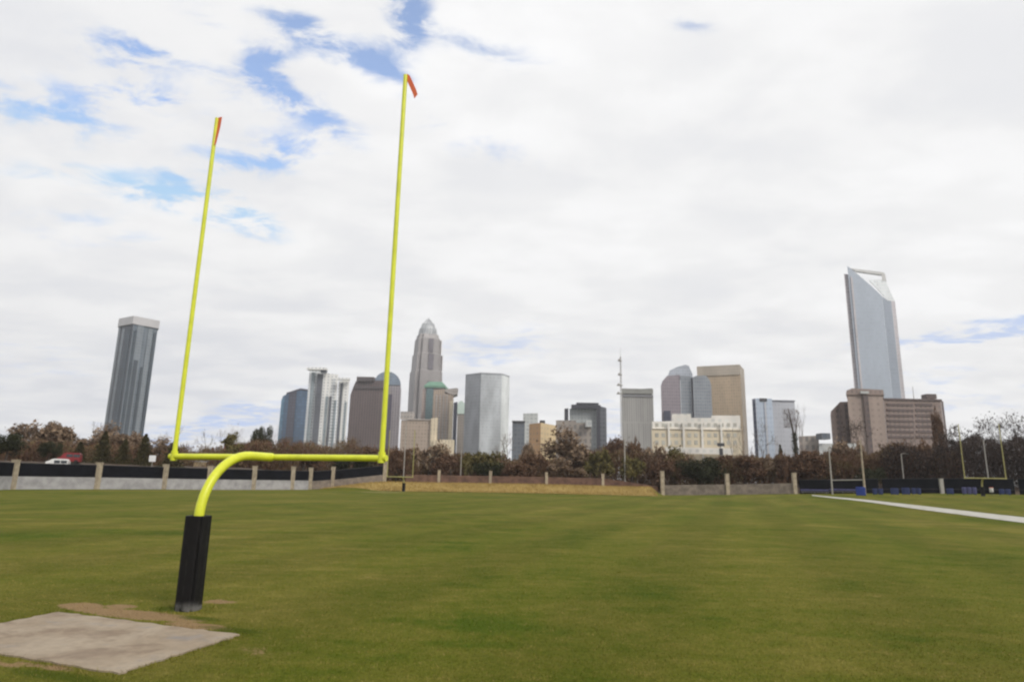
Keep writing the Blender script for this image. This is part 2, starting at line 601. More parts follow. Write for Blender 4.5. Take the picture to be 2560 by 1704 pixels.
M['straw'] = leafy('straw_grass', [(.25, (.25, .17, .05)), (.5, (.36, .255, .085)), (.75, (.42, .32, .12))], .25)
M['litter'] = plain('leaf_litter', (.07, .048, .032), .95, noise=.45, scale=.4)
M['ground'] = plain('rough_ground', (.09, .085, .05), .95, noise=.3, scale=.05)


# ------------------------------------------------------------------ terrain
def ss(a, b, v):
    t = np.clip((np.asarray(v, float) - a) / (b - a), 0, 1)
    return t * t * (3 - 2 * t)


PERIM = [(-700, 60), (-150, 82), (31, 97), (242, 107), (410, 117), (522, 123), (634, 130), (731, 137), (831, 145), (961, 152),
         (1097, 158), (1226, 160), (1507, 160), (1656, 156), (1818, 153), (1986, 149), (2200, 143), (2352, 138), (2700, 126), (3300, 105)]
_pr = np.array([at(p, 1205, 1).x for p, d in PERIM])
_pd = np.array([float(d) for p, d in PERIM])


def perim_depth(x, y):
    return np.interp(np.asarray(x, float) / np.maximum(y, 1e-3), _pr, _pd)


R_BANK0, R_BANK1 = at(770, 1205, 1).x, at(1642, 1205, 1).x


def terrain(x, y):
    x = np.asarray(x, float)
    y = np.asarray(y, float)
    rise = 1.9 * ss(25, 100, x) * ss(40, 110, y)
    yy = np.maximum(y, 1.)
    r = x / yy
    s = np.where(y > 20, y - perim_depth(x, yy), -99)
    mid = ss(R_BANK0, R_BANK0 + .12, r) * (1 - ss(R_BANK1 - .012, R_BANK1 + .006, r))
    bank = 1.75 * mid * ss(-12, -2, s)
    left = 4.3 * (1 - ss(R_BANK0 - .1, R_BANK0 + .1, r)) * ss(3, 20, s)
    right = 1.6 * ss(R_BANK1, R_BANK1 + .1, r) * ss(3, 20, s)
    und = .05 * np.sin(x * .11 + 1) * np.sin(y * .09) * ss(25, 60, y)
    return rise + bank + left + right + und


def tz(x, y):
    return float(terrain(x, y))


def hit(px, py):
    """where a line of sight meets the ground"""
    r = ray(px, py)
    d = 5.
    while d < 400:
        p = Vector((0, 0, CH)) + r * (d / r.y)
        if p.z <= tz(p.x, p.y): break
        d += .15
    return p


def grid(name, xs, ys, mat, dz=0., mask=None):
    X, Y = np.meshgrid(xs, ys)
    Z = terrain(X, Y) + dz
    V = np.stack([X, Y, Z], -1).reshape(-1, 3)
    nx, ny = len(xs), len(ys)
    i = (np.arange(ny - 1)[:, None] * nx + np.arange(nx - 1)[None, :]).ravel()
    Fq = np.stack([i, i + 1, i + nx + 1, i + nx], 1)
    if mask is not None:
        c = V[Fq].mean(1)
        Fq = Fq[mask(c[:, 0], c[:, 1])]
        used = np.unique(Fq)
        re = np.full(len(V), -1)
        re[used] = np.arange(len(used))
        V, Fq = V[used], re[Fq]
    o = np_mesh(name, V, Fq, mat)
    o.data.polygons.foreach_set('use_smooth', [True] * len(Fq))
    return o


ys = np.concatenate([np.arange(-60, 90, 3.), np.arange(90, 190, 1.), np.arange(190, 400, 6.)])
xs = np.arange(-320, 330, 2.5)
inside = lambda x, y: (y < 20) | (y - perim_depth(x, y) < .8)
tag(grid('grass_field', xs, ys, M['turf'], 0., inside), kind='structure')
tag(grid('rough_bank', xs, ys, M['litter'], 0., lambda x, y: ~inside(x, y)), kind='structure')
g = MB()
g.face([(-6000, -600, -.6), (6000, -600, -.6), (6000, 9000, -.6), (-6000, 9000, -.6)])
tag(g.build('ground', M['ground']), kind='structure')


# dry straw bank in front of the middle fence
def in_bank(x, y):
    r = x / np.maximum(y, 1)
    s = y - perim_depth(x, y)
    edge = -12.5 + 11 * (1 - ss(R_BANK0, R_BANK0 + .14, r))
    return (s > edge) & (s < 3) & (r > R_BANK0 + .02) & (r < R_BANK1)


tag(grid('straw_bank', np.arange(-70, 50, .8), np.arange(115, 170, .7), M['straw'], .06, in_bank), kind='structure')
n = 90000
bx = rng.uniform(-70, 50, n * 2)
by = rng.uniform(115, 165, n * 2)
k = in_bank(bx, by) & (by - perim_depth(bx, by) < 1.5)
bx, by = bx[k][:n], by[k][:n]
bz = terrain(bx, by)
h = rng.uniform(.12, .45, len(bx))
ang = rng.uniform(0, 6.28, len(bx))
w = .05
lean = rng.normal(0, .18, (len(bx), 2))
V = np.stack([np.stack([bx - w * np.cos(ang), by - w * np.sin(ang), bz], 1), np.stack([bx + w * np.cos(ang), by + w * np.sin(ang), bz], 1),
              np.stack([bx + lean[:, 0], by + lean[:, 1], bz + h], 1)], 1).reshape(-1, 3)
tag(np_mesh('dry_grass', V, np.arange(len(V)).reshape(-1, 3), M['straw']), kind='stuff')

# white painted border of the next field
edge = [(2700, 1318, 1337), (2560, 1293, 1307), (2400, 1275, 1286), (2226, 1255.5, 1262.5), (2120, 1244.5, 1248.5), (2030, 1236.5, 1238.5)]
lm = MB()
prev = None
for px, ya, yb in edge:
    cur = (hit(px, ya), hit(px, yb))
    if prev:
        N = 8
        for i in range(N):
            q = []
            for a_, t in ((prev[1], cur[1]), (prev[0], cur[0])):
                q.append((a_.lerp(t, i / N), a_.lerp(t, (i + 1) / N)))
            P = [q[0][0], q[0][1], q[1][1], q[1][0]]
            lm.face([(p.x, p.y, tz(p.x, p.y) + .03) for p in P])
    prev = cur
tag(lm.build('painted_line', M['line']), kind='structure')

# concrete slab
c0, c1, c2 = Vector((-8.26, 12.87, 0)), Vector((-4.32, 11.39, 0)), Vector((-4.98, 9.16, 0))
ua, ub = (c1 - c0), (c2 - c1)
# the slab reaches past the left edge of the photo
L0 = c0
n_ = 26
outline = []
for a_, b_ in ((c0, c1), (c1, c2), (c2, c0 + ub), (c0 + ub, c0)):
    for i in range(n_):
        p = a_.lerp(b_, i / n_)
        nrm = (b_ - a_).normalized().cross(Vector((0, 0, 1)))
        j = 0.02 * math.sin(i * 1.7) + random.uniform(-.02, .02)
        outline.append(p + nrm * (j if i else 0))
sl = MB()
top = [(p.x, p.y, .022) for p in outline]
bot = [(p.x, p.y, -.1) for p in outline]
sl.loft([bot[::-1], top[::-1]])
tag(sl.build('concrete_slab', M['slab']), kind='structure')

# mown blades on the near turf
SL_O = np.array([c0.x, c0.y])
inv = np.linalg.inv(np.array([[ua.x, ub.x], [ua.y, ub.y]]))


def on_slab(x, y, pad=.0):
    q = inv @ np.stack([x - SL_O[0], y - SL_O[1]])
    return (q[0] > -pad) & (q[0] < 1 + pad) & (q[1] > -pad * 1.7) & (q[1] < 1 + pad * 1.7)


n = 250000
r_ = 7.5 * (48 / 7.5) ** (rng.random(n) ** 1.25)
th = rng.uniform(-.78, .78, n)
bx, by = r_ * np.sin(th), r_ * np.cos(th)
k = ~on_slab(bx, by, .004) & (np.hypot(bx - BASE.x, by - BASE.y) > .3)
bx, by = bx[k], by[k]
# longer tufts round the slab edge and the post
near = (on_slab(bx, by, .05)) | (np.hypot(bx - BASE.x, by - BASE.y) < .55)
h = rng.uniform(.012, .035, len(bx)) * np.clip(1.25 - np.hypot(bx, by) / 44, .2, 1) + near * rng.uniform(.0, .05, len(bx))
ang = rng.uniform(0, 6.28, len(bx))
w = .0035 * r_[k] / 9
lean = rng.normal(0, .5, (len(bx), 2)) * h[:, None]
V = np.stack([np.stack([bx - w * np.cos(ang), by - w * np.sin(ang), 0 * bx - .004], 1), np.stack([bx + w * np.cos(ang), by + w * np.sin(ang), 0 * bx - .004], 1),
              np.stack([bx + lean[:, 0], by + lean[:, 1], h], 1)], 1).reshape(-1, 3)
tag(np_mesh('grass', V, np.arange(len(V)).reshape(-1, 3), M['blade']), kind='stuff')


# ------------------------------------------------------------------ goalposts
def goal(label, loc, axis, mats, flags=None, hc=2.964, half=2.8555, up=(9.073, 9.262), reach=2.007, padh=1.75, s=1., group=None, leans=(.0024, .0028)):
    """single-post goal; axis points from the post to the crossbar"""
    root = thing('goalpost', label, 'goalpost', loc, group)
    ax = Vector(axis).normalized()
    ac = Vector((ax.y, -ax.x, 0))
    paint = mats[0]
    # padded base: four vinyl faces strapped round the post
    core = MB()
    a0 = math.atan2(ac.y, ac.x) + R(10)
    w = .385 * s
    c, sn = math.cos(a0), math.sin(a0)

    def P(u, v, z_): return (u * c - v * sn, u * sn + v * c, z_)
    for (nu, nv) in ((0, -1), (1, 0), (0, 1), (-1, 0)):
        tu, tv = -nv, nu
        ring = []
        m_ = MB()
        prof = [(-w / 2 + .038, -.02), (-w / 2 + .042, .028), (-w / 2 + .065, .044), (0, .052), (w / 2 - .065, .044), (w / 2 - .042, .028), (w / 2 - .038, -.02)]
        off = w / 2 - .035
        zz = [(.0, .96), (.03, 1.), (padh - .03, 1.), (padh, .95)]
        rings = []
        for z_, k_ in zz:
            rr = [P(tu * a_ * k_ + nu * (off + o_ * k_), tv * a_ * k_ + nv * (off + o_ * k_), z_) for a_, o_ in prof]
            rings.append(rr)
        m_.loft(rings)
        m_.build('pad', mats[1], root, True)
    core.box((0, 0, padh / 2 - .02), (w - .1, w - .1, padh - .06), a0)
    core.build('pad_core', mats[1], root, True)
    # gooseneck
    rad = hc - padh + .05
    path = [(0, 0, padh - .4), (0, 0, hc - rad)]
    for i in range(1, 15):
        t = i / 14 * math.pi / 2
        path.append(tuple(ax * (rad * (1 - math.cos(t))) + Vector((0, 0, hc - rad + rad * math.sin(t)))))
    path.append(tuple(ax * reach + Vector((0, 0, hc))))
    MB().tube(path, .094 * s, 20).build('gooseneck', paint, root, True)
    cc = ax * reach + Vector((0, 0, hc))
    MB().tube([cc - ac * (half + .12), cc + ac * (half + .12)], .070 * s, 16).build('crossbar', paint, root, True)
    for sg, L, ln in ((-1, up[0], leans[0]), (1, up[1], leans[1])):
        b = cc + ac * half * sg
        t = b + Vector((0, 0, L)) + ac * (ln * L)
        u_ = MB().tube([b, b.lerp(t, .5), t], [.058 * s, .055 * s, .052 * s], 14).build('upright', paint, root, True)
        MB().tube([b - Vector((0, 0, .10)), b + Vector((0, 0, .13))], .08 * s, 14).build('sleeve', paint, u_, True)
        if flags:
            f = MB()
            dirs = flags[0] if sg < 0 else flags[1]
            q0 = t + Vector((0, 0, -.02))
            pts = [q0]
            for d in dirs: pts.append(pts[-1] + Vector(d))
            wv = Vector((.058, -.03, .03)) if sg < 0 else Vector((.04, -.02, .045))
            th_ = Vector((.0, .004, 0))
            for a_, b_ in zip(pts, pts[1:]):
                k_ = wv
                f.face([a_ - k_, b_ - k_, b_ + k_, a_ + k_])
                f.face([a_ - k_ + th_, a_ + k_ + th_, b_ + k_ + th_, b_ - k_ + th_])
            f.build('ribbon', M['ribbon'], u_, True)
    return root


goal('large bright yellow-green goalpost with black padded base in front of the concrete slab', tuple(BASE), AX, (M['optic'], M['pad']),
     flags=([(.11, -.05, -.01), (-.012, .0, -.28), (-.03, .0, -.26), (-.03, 0, -.26)], [(.07, -.02, -.06), (.09, -.04, -.20), (.10, -.03, -.23), (.04, 0, -.12)]))
p = at(1010, 1205, 140)
goal('distant faded yellow goalpost standing before the straw bank', (p.x, p.y, tz(p.x, p.y)), (-AX), (M['old_yellow'], M['pad']),
     up=(9.6, 9.6), half=2.95, s=1.45, leans=(0, 0))
p = at(2454, 1205, 114)
goal('distant yellow goalpost on the far right before the dark bare trees', (p.x, p.y, tz(p.x, p.y)), (-AX), (M['old_yellow'], M['pad']),
     up=(9.1, 9.1), half=2.95, padh=1.6, s=1.3, leans=(.0, .0))

# grey twin-post frame near the right fence
a_, b_ = at(2079, 1205, 140), at(2160, 1205, 138)
za, zb = tz(a_.x, a_.y), tz(b_.x, b_.y)
root = thing('goal_frame', 'grey frame of two tall posts and a low bar near the right fence', 'goal frame', (a_.x, a_.y, za))
ha, hb = at(2076, 1118, 140).z, at(2150, 1100, 138).z
A0, B0 = Vector((a_.x, a_.y, za)), Vector((b_.x, b_.y, zb))
MB().tube([A0, (A0.x, A0.y, ha)], [.17, .12], 10).build('post', M['grey_post'], root)
MB().tube([B0, (B0.x, B0.y, hb)], [.24, .13], 10).build('post', M['tan_post'], root)
MB().tube([(A0.x, A0.y, za + 2.9), (B0.x, B0.y, zb + 2.9)], .09, 8).build('bar', M['grey_post'], root)


# ------------------------------------------------------------------ perimeter fences
def fence(label, bays, heights, lower, upper, low_h, screen_h, post_w=.75, post_mat=None):
    """bays: (px, depth) of the posts"""
    P = []
    for px, d in bays:
        q = at(px, 1205, d)
        P.append(Vector((q.x, q.y, tz(q.x, q.y))))
    root = thing('fence', label, 'fence', tuple(P[0]))
    pm = post_mat or M['tan_post']
    for p, h in zip(P, heights):
        if h:
            m_ = MB().box((p.x, p.y, p.z + h / 2 - .2), (post_w, post_w, h + .4), random.uniform(-.1, .1))
            m_.box((p.x, p.y, p.z + h + .06), (post_w + .12, post_w + .12, .12))
            m_.build('post', pm, root)
    for i, (a, b) in enumerate(zip(P, P[1:])):
        d = (b - a)
        L = math.hypot(d.x, d.y)
        rz = math.atan2(d.y, d.x)
        dirn = d.normalized()
        a2, b2 = a + dirn * (post_w / 2 + .01), b - dirn * (post_w / 2 + .01)
        nrm = Vector((-dirn.y, dirn.x, 0)).normalized() * .09
        lo = min(a.z, b.z) - .4
        if low_h:
            def wall(nm, mat, z0, z1, th):
                t = nrm * (th / .09)
                rings = []
                for zz in (0, 1):
                    za_, zb_ = (a.z + (z1 if zz else z0)), (b.z + (z1 if zz else z0))
                    rings.append([(a2 - t).to_tuple()[:2] + (za_,), (b2 - t).to_tuple()[:2] + (zb_,), (b2 + t).to_tuple()[:2] + (zb_,), (a2 + t).to_tuple()[:2] + (za_,)])
                return MB().loft(rings).build(nm, mat, root)
            wall('wall_panel', lower, -.4, low_h, .10)
            if screen_h:
                wall('windscreen', upper, low_h + .02, low_h + screen_h, .03)
                wall('top_rail', M['steel'], low_h + screen_h + .005, low_h + screen_h + .07, .045)
                wall('coping', M['grey_wall'], low_h + .003, low_h + .018, .12)
    return root


fence('long fence of pale grey panels under a black windscreen with tan piers, at left',
      [(-150, 82), (31, 97), (242, 107), (410, 117), (522, 123), (634, 130), (731, 137), (775, 140)],
      [4.1, 4.1, 4.1, 4.2, 4.2, 4.4, 4.5, 0], M['grey_wall'], M['screen'], 1.85, 1.9)
fence('short brown walled fence with black windscreen just behind the near crossbar end',
      [(775, 140.3), (831, 145), (961, 152)], [4.4, 4.4, 4.6], M['brown_wall'], M['screen'], 1.7, 2.0)
fence('low red-brown fence with thin tan piers along the top of the straw bank',
      [(1010, 155), (1097, 158), (1226, 160), (1366, 160.5), (1507, 160), (1648, 156.5)], [0, 3.0, 3.0, 2.9, 2.9, 0], M['red_wall'], M['screen'], 1.9, 0, post_w=.65)
fence('brown stone fence with three tall pale piers right of the straw bank',
      [(1656, 156), (1818, 153), (1986, 149)], [5.4, 4.6, 4.5], M['brown_wall'], M['screen'], 2.3, 0, post_w=.8)
fence('black screened fence behind the blue training gear at far right',
      [(1993, 148.8), (2200, 143), (2352, 138), (2540, 131.5), (2700, 126)], [0, 0, 2.9, 0, 0], M['screen'], M['screen'], .9, 2.1, post_w=.7, post_mat=M['grey_post'])


# ------------------------------------------------------------------ field gear
def sled(px, d, label, mat, n_pads=2, w=1.4, h=1.25, group=None):
    q = at(px, 1205, d)
    root = thing('blocking_sled', label, 'blocking sled', (q.x, q.y, tz(q.x, q.y)), group, rz=-.5)
    fr = MB()
    for sx in (-1, 1):
        fr.tube([(sx * w * .4, -.5, .06), (sx * w * .4, .8, .06)], .05, 6)
        fr.tube([(sx * w * .4, -.3, .06), (sx * w * .4, -.2, h * .7)], .04, 6)
        fr.tube([(sx * w * .4, .6, .06), (sx * w * .4, -.2, h * .6)], .03, 6)
    fr.tube([(-w * .45, -.2, h * .5), (w * .45, -.2, h * .5)], .04, 6)
    fr.build('frame', M['steel'], root, True)
    pw = w / n_pads
    for i in range(n_pads):
        x0 = -w / 2 + pw * (i + .5)
        rings = []
        for z_, k in ((.16, .8), (.26, 1), (h - .12, 1), (h, .78)):
            rings.append([(x0 + math.cos(a) * pw * .46 * k, -.36 + math.sin(a) * .17 * k, z_) for a in np.linspace(0, 2 * math.pi, 11)[:-1]])
        MB().loft(rings).build('pad', mat, root, True)
    return root


sled(2150, 126, 'bright blue blocking sled at the foot of the grey twin-post frame', M['blue'], 1, 1.8, 1.75)
sled(2192, 130, 'dull blue blocking sled right of the bright blue one', M['dull_blue'], 2, 1.9, 1.3)
sled(2234, 128, 'mid blue blocking sled left of the pair under the thin pole', M['dull_blue'], 1, 1.5, 1.35)
sled(2262, 127, 'left of two touching blue blocking sleds under the thin pole', M['dull_blue'], 1, 1.5, 1.4)
sled(2288, 127, 'right of two touching blue blocking sleds under the thin pole', M['dull_blue'], 2, 1.6, 1.3)
sled(2372, 124, 'small dark blue blocking sled right of the grey fence pier', M['dull_blue'], 1, 1.2, 1.2)
sled(2420, 122, 'faded violet blocking sled left of the far right goalpost base', M['violet'], 3, 2.3, 1.4)
sled(2508, 118, 'dark blue blocking sled right of the far right goalpost base', M['dull_blue'], 2, 1.8, 1.1)
# low benches
for px, d, lab, L in ((2035, 143, 'long pale grey bench at the left end of the black screened fence', 5.5), (2105, 142, 'pale grey bench left of the bright blue sled', 5.0)):
    q = at(px, 1205, d)
    root = thing('bench', lab, 'bench', (q.x, q.y, tz(q.x, q.y)), rz=-.35)
    MB().box((0, 0, .5), (L, .4, .06)).build('seat', M['grey_post'], root, True)
    MB().box((0, .25, .9), (L, .06, .35)).build('backrest', M['violet'], root, True)
    for sx in (-.42, 0, .42):
        MB().box((sx * L, 0, .235), (.08, .36, .465)).build('leg', M['steel'], root, True)
# white cooler beside the far right goal
q = at(2476, 1205, 118)
root = thing('drinks_cooler', 'small pale drinks cooler on a stand beside the far right goalpost', 'cooler', (q.x, q.y, tz(q.x, q.y)))
MB().tube([(0, 0, .55), (0, 0, .6), (0, 0, 1.25), (0, 0, 1.3)], [.26, .3, .3, .27], 12).build('tank', M['pale'], root, True)
MB().tube([(0, 0, 1.3), (0, 0, 1.38)], [.31, .28], 12).build('lid', M['ribbon'], root, True)
st = MB()
for sx in (-1, 1):
    for sy in (-1, 1): st.tube([(sx * .3, sy * .3, 0), (sx * .2, sy * .2, .55)], .03, 6)
st.build('stand', M['steel'], root, True)
# black bundle at the end of the grey wall
q = hit(760, 1221)
root = thing('equipment_bag', 'black equipment bag lying at the right end of the grey wall', 'bag', (q.x, q.y, tz(q.x, q.y)), rz=.25)
bl = MB()
rings = []
for x_, k in ((-1.2, .35), (-1.05, .8), (-.4, 1), (.4, .95), (1.0, .75), (1.25, .3)):
    rings.append([(x_, math.cos(a) * .42 * k, .30 + math.sin(a) * .34 * k) for a in np.linspace(0, 2 * math.pi, 11)[:-1]])
bl.loft(rings).build('bag_body', M['rubber'], root, True)
MB().tube([(-.5, 0, .62), (-.3, 0, .85), (.3, 0, .85), (.5, 0, .61)], .035, 6).build('handle', M['steel'], root, True)


# poles
def pole(name, label, cat, px, ytop, d, r=.12, head=None, ybase=1205, mat=None):
    q = at(px, ybase, d)
    z0 = tz(q.x, q.y)
    zt = at(px, ytop, d).z
    root = thing(name, label, cat, (q.x, q.y, z0 - .3))
    H = zt - z0 + .3
    MB().tube([(0, 0, 0), (0, 0, H)], [r, r * .7], 8).build('pole', mat or M['grey_post'], root, True)
    if head == 'lamp':
        MB().tube([(0, 0, H), (.5, 0, H + .12), (1.1, 0, H + .1)], .05, 6).build('arm', M['grey_post'], root, True)
        MB().box((1.3, 0, H + .07), (.6, .25, .14)).build('lamp_head', M['steel'], root, True)
    elif head == 'sign':
        MB().box((0, -r - .03, H - .55), (1.25, .05, 1.15)).build('sign_face', M['white_sign'], root, True)
        MB().box((0, -r + .005, H - .55), (1.31, .02, 1.21)).build('sign_back', M['steel'], root, True)
    elif head == 'dark':
        MB().box((0, -r - .06, H - .5), (2.2, .1, 1.0)).build('sign_face', M['steel'], root, True)
        MB().box((0, -r - .02, H - 2.6), (1.1, .12, 2.0)).build('control_box', M['steel'], root, True)
    return root


pole('light_pole', 'slim grey pole rising behind the distant goalpost', 'pole', 1008, 1042, 158, .13)
pole('light_pole', 'slim grey pole at the corner of the grey faceted tower', 'pole', 1151, 1122, 163, .12)
pole('light_pole', 'pale pole in front of the grey slab with the mast', 'pole', 1563, 1094, 163.5, .2)
pole('light_pole', 'thin grey pole behind the pair of blue sleds', 'pole', 2260, 1134, 146, .13, 'lamp')
pole('light_pole', 'thin grey pole showing inside the far right goalpost', 'pole', 2472, 1100, 140, .13)
pole('sign_post', 'square white sign board standing above the black windscreen', 'sign', 374, 1138, 126, .08, 'sign')
pole('sign_post', 'small dark sign on a post before the long cream building', 'sign', 1806, 1107, 200, .15, 'dark')


# vehicles beyond the left fence
def van(label, px, py_top, d, paint, rz, L=4.9, Wd=1.95):
    q = at(px, py_top, d)
    H = max(1.5, q.z - tz(q.x, q.y))
    root = thing('parked_van', label, 'van', (q.x, q.y, q.z - H), rz=rz)
    prof = [(-L / 2, .35), (-L / 2, 1.0), (-L / 2 + .1, H - .25), (-L / 2 + .35, H - .02), (L * .14, H), (L * .24, H - .12), (L * .36, 1.12), (L / 2 - .08, .98), (L / 2, .75), (L / 2, .35)]
    rings = [[(x_, s_ * Wd / 2 * k, z_ * (1 if k == 1 else .995)) for x_, z_ in prof] for s_, k in ((1, .93), (1, 1), (-1, 1), (-1, .93))]
    rings[0] = [(x_, Wd / 2, z_) for x_, z_ in prof]
    rings[3] = [(x_, -Wd / 2, z_) for x_, z_ in prof]
    b = MB()
    b.loft([rings[0], rings[3]])
    b.build('body', paint, root, True)
    for s_ in (1, -1):
        w_ = MB()
        for x0, x1 in ((-L * .46, -L * .18), (-L * .15, L * .12)):
            w_.box(((x0 + x1) / 2, s_ * (Wd / 2 + .004), H - .55), (x1 - x0, .02, .5))
        w_.build('side_window', M['dark_glass'], root, True)
    ws = MB()
    ws.face([(L * .255, -.8, H - .2), (L * .36, -.85, 1.16), (L * .36, .85, 1.16), (L * .255, .8, H - .2)])
    ws.build('windscreen', M['dark_glass'], root, True)
    for x_ in (-L * .31, L * .31):
        for s_ in (1, -1):
            MB().tube([(x_, s_ * (Wd / 2 - .2), .33), (x_, s_ * (Wd / 2 + .02), .33)], .33, 14).build('wheel', M['rubber'], root, True)
    for s_ in (1, -1):
        MB().box((L / 2 + .005, s_ * .7, .78), (.04, .3, .16)).build('headlight', M['lamp'], root, True)
    return root


van('red van parked beyond the black windscreen under the left trees', 177, 1131, 121, M['red_paint'], R(205), 3.6, 2.0)
van('white van parked beside the red van beyond the black windscreen', 147, 1146, 119, M['white_paint'], R(200), 3.4, 1.9)

# ------------------------------------------------------------------ skyline
GZ = -.6


def bldg(name, label, px, d):
    q = at(px, 1205, d)
    return thing(name, label, 'building', (q.x, q.y, GZ))


def block(root, part, pts, mat, back=30, z0=GZ, zs=None, yref=None):
    """walls through roof corners pts = (px, py, depth), left to right; closed off behind"""
    W = [at(*p) for p in pts]
    zt = W[yref or 0].z
    zt = zs or [zt] * len(W)
    v = Vector((sum(w.x for w in W), sum(w.y for w in W), 0)).normalized() * back
    ring = [(w.x, w.y) for w in W] + [(W[-1].x + v.x, W[-1].y + v.y), (W[0].x + v.x, W[0].y + v.y)]
    tz_ = list(zt) + [zt[-1], zt[0]]
    return MB().loft([[(a, b, z0) for a, b in ring], [(a, b, z) for (a, b), z in zip(ring, tz_)]]).build(part, mat, root)


def profile(root, part, pts, d, mat, back=25, ground=True, tilt=0.):
    """front elevation given by roofline points at one distance, extruded away from the camera"""
    W = [at(px, py, d) for px, py in pts]
    cx = sum(w.x for w in W) / len(W)
    P = [(w.x, d + (w.x - cx) * tilt, w.z) for w in W]
    if ground:
        P = [(P[0][0], P[0][1], GZ)] + P + [(P[-1][0], P[-1][1], GZ)]
    v = Vector((cx, d, 0)).normalized() * back
    Q = [(a + v.x, b + v.y, c) for a, b, c in P]
    m = MB()
    m.face(P[::-1], [(a, c) for a, b, c in P][::-1])
    m.face(Q, [(a, c) for a, b, c in Q])
    n = len(P)
    u = 0
    for j in range(n):
        k = (j + 1) % n
        w = math.dist(P[j], P[k])
        m.face([P[j], P[k], Q[k], Q[j]], [(0, P[j][2]), (0, P[k][2]), (back, Q[k][2]), (back, Q[j][2])])
    return m.build(part, mat, root)


def strip(root, part, x0, y0, x1, y1, d, mat, depth=1.2, parent=None):
    """a piece proud of (or standing before) a front at distance d"""
    a, b = at(x0, y0, d), at(x1, y1, d)
    a2 = at(x0, y1, d)
    x_0, x_1 = (a.x + a2.x) / 2, b.x
    return MB().box(((x_0 + x_1) / 2, d - depth / 2, (a.z + b.z) / 2), (abs(x_1 - x_0), depth, abs(a.z - b.z))).build(part, mat, root)


def lin(*c):
    return tuple(((k / 255) / 12.92 if k <= 10 else ((k / 255 + .055) / 1.055) ** 2.4) for k in c)


def alb(c, k=.95):
    return tuple(min(.85, v / k) for v in lin(*c))


# dark glass tower, far left, with white crown
t = bldg('residential_tower', 'tall dark glass tower with white crown, alone at far left', 340, 730)
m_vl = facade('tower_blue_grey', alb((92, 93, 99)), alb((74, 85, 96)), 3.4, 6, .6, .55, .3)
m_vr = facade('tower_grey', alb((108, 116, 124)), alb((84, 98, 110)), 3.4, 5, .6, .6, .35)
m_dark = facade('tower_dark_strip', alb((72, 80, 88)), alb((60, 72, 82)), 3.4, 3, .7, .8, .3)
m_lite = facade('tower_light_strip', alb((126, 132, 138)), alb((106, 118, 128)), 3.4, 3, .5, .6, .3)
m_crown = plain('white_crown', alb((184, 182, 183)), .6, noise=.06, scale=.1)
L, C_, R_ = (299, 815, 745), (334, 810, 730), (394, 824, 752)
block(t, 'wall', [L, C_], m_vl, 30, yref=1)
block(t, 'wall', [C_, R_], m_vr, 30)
z_b = at(*C_).z
z_t = at(333, 790, 730).z
Wl, Wc, Wr = at(*L), at(*C_), at(*R_)
vb = Vector((Wc.x, Wc.y, 0)).normalized() * 30
ring = [(Wl.x - 1.5, Wl.y - 1), (Wc.x, Wc.y - 2), (Wr.x + 2, Wr.y - 1), (Wr.x + vb.x, Wr.y + vb.y), (Wl.x + vb.x, Wl.y + vb.y)]
MB().loft([[(a, b, z_b + .1) for a, b in ring], [(a, b, z_t) for a, b in ring]]).build('crown', m_crown, t)


def wall_strip(root, part, A, B, u0, u1, z0, z1, mat, out=1.0):
    """vertical piece proud of the wall A-B between fractions u0, u1"""
    d = (B - A)
    d.z = 0
    nrm = Vector((d.y, -d.x, 0)).normalized()
    if nrm.y > 0: nrm = -nrm
    p, q = A + d * u0, A + d * u1
    ring = [p + nrm * out, q + nrm * out, q + nrm * .05, p + nrm * .05]
    return MB().loft([[(w.x, w.y, z0) for w in ring], [(w.x, w.y, z1) for w in ring]]).build(part, mat, root)


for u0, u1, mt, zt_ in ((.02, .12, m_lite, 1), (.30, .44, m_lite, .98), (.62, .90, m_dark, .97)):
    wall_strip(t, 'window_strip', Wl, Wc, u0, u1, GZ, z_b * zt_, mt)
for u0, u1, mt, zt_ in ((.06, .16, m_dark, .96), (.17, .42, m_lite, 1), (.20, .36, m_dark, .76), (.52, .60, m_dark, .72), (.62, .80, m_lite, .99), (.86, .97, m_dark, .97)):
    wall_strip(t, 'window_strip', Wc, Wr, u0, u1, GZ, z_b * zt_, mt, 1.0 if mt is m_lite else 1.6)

# blue glass block
t = bldg('office_block', 'blue glass block with a sloping roof left of the white tower', 738, 800)
m_b = facade('blue_glass', alb((84, 98, 116)), alb((82, 106, 132)), 3.8, 4, .7, .8, .35)
m_bd = facade('blue_dark', alb((78, 76, 86)), alb((84, 88, 100)), 3.8, 3, .6, .7, .3)
m_bt = facade('blue_teal', alb((92, 118, 138)), alb((96, 130, 154)), 3.8, 3, .7, .8, .4)
profile(t, 'wall', [(705, 997), (707, 990), (723, 981), (752, 973), (775, 977)], 800, m_b, 40)
profile(t, 'window_strip', [(723, 983), (742, 977)], 798.5, m_bd, 1.4)
profile(t, 'window_strip', [(703.5, 998), (712, 990)], 798.8, m_bt, 1.1)
profile(t, 'roof_parapet', [(716, 981), (752, 970), (776, 974), (776, 978), (752, 974), (716, 985)], 799.5, m_bd, 41, ground=False)

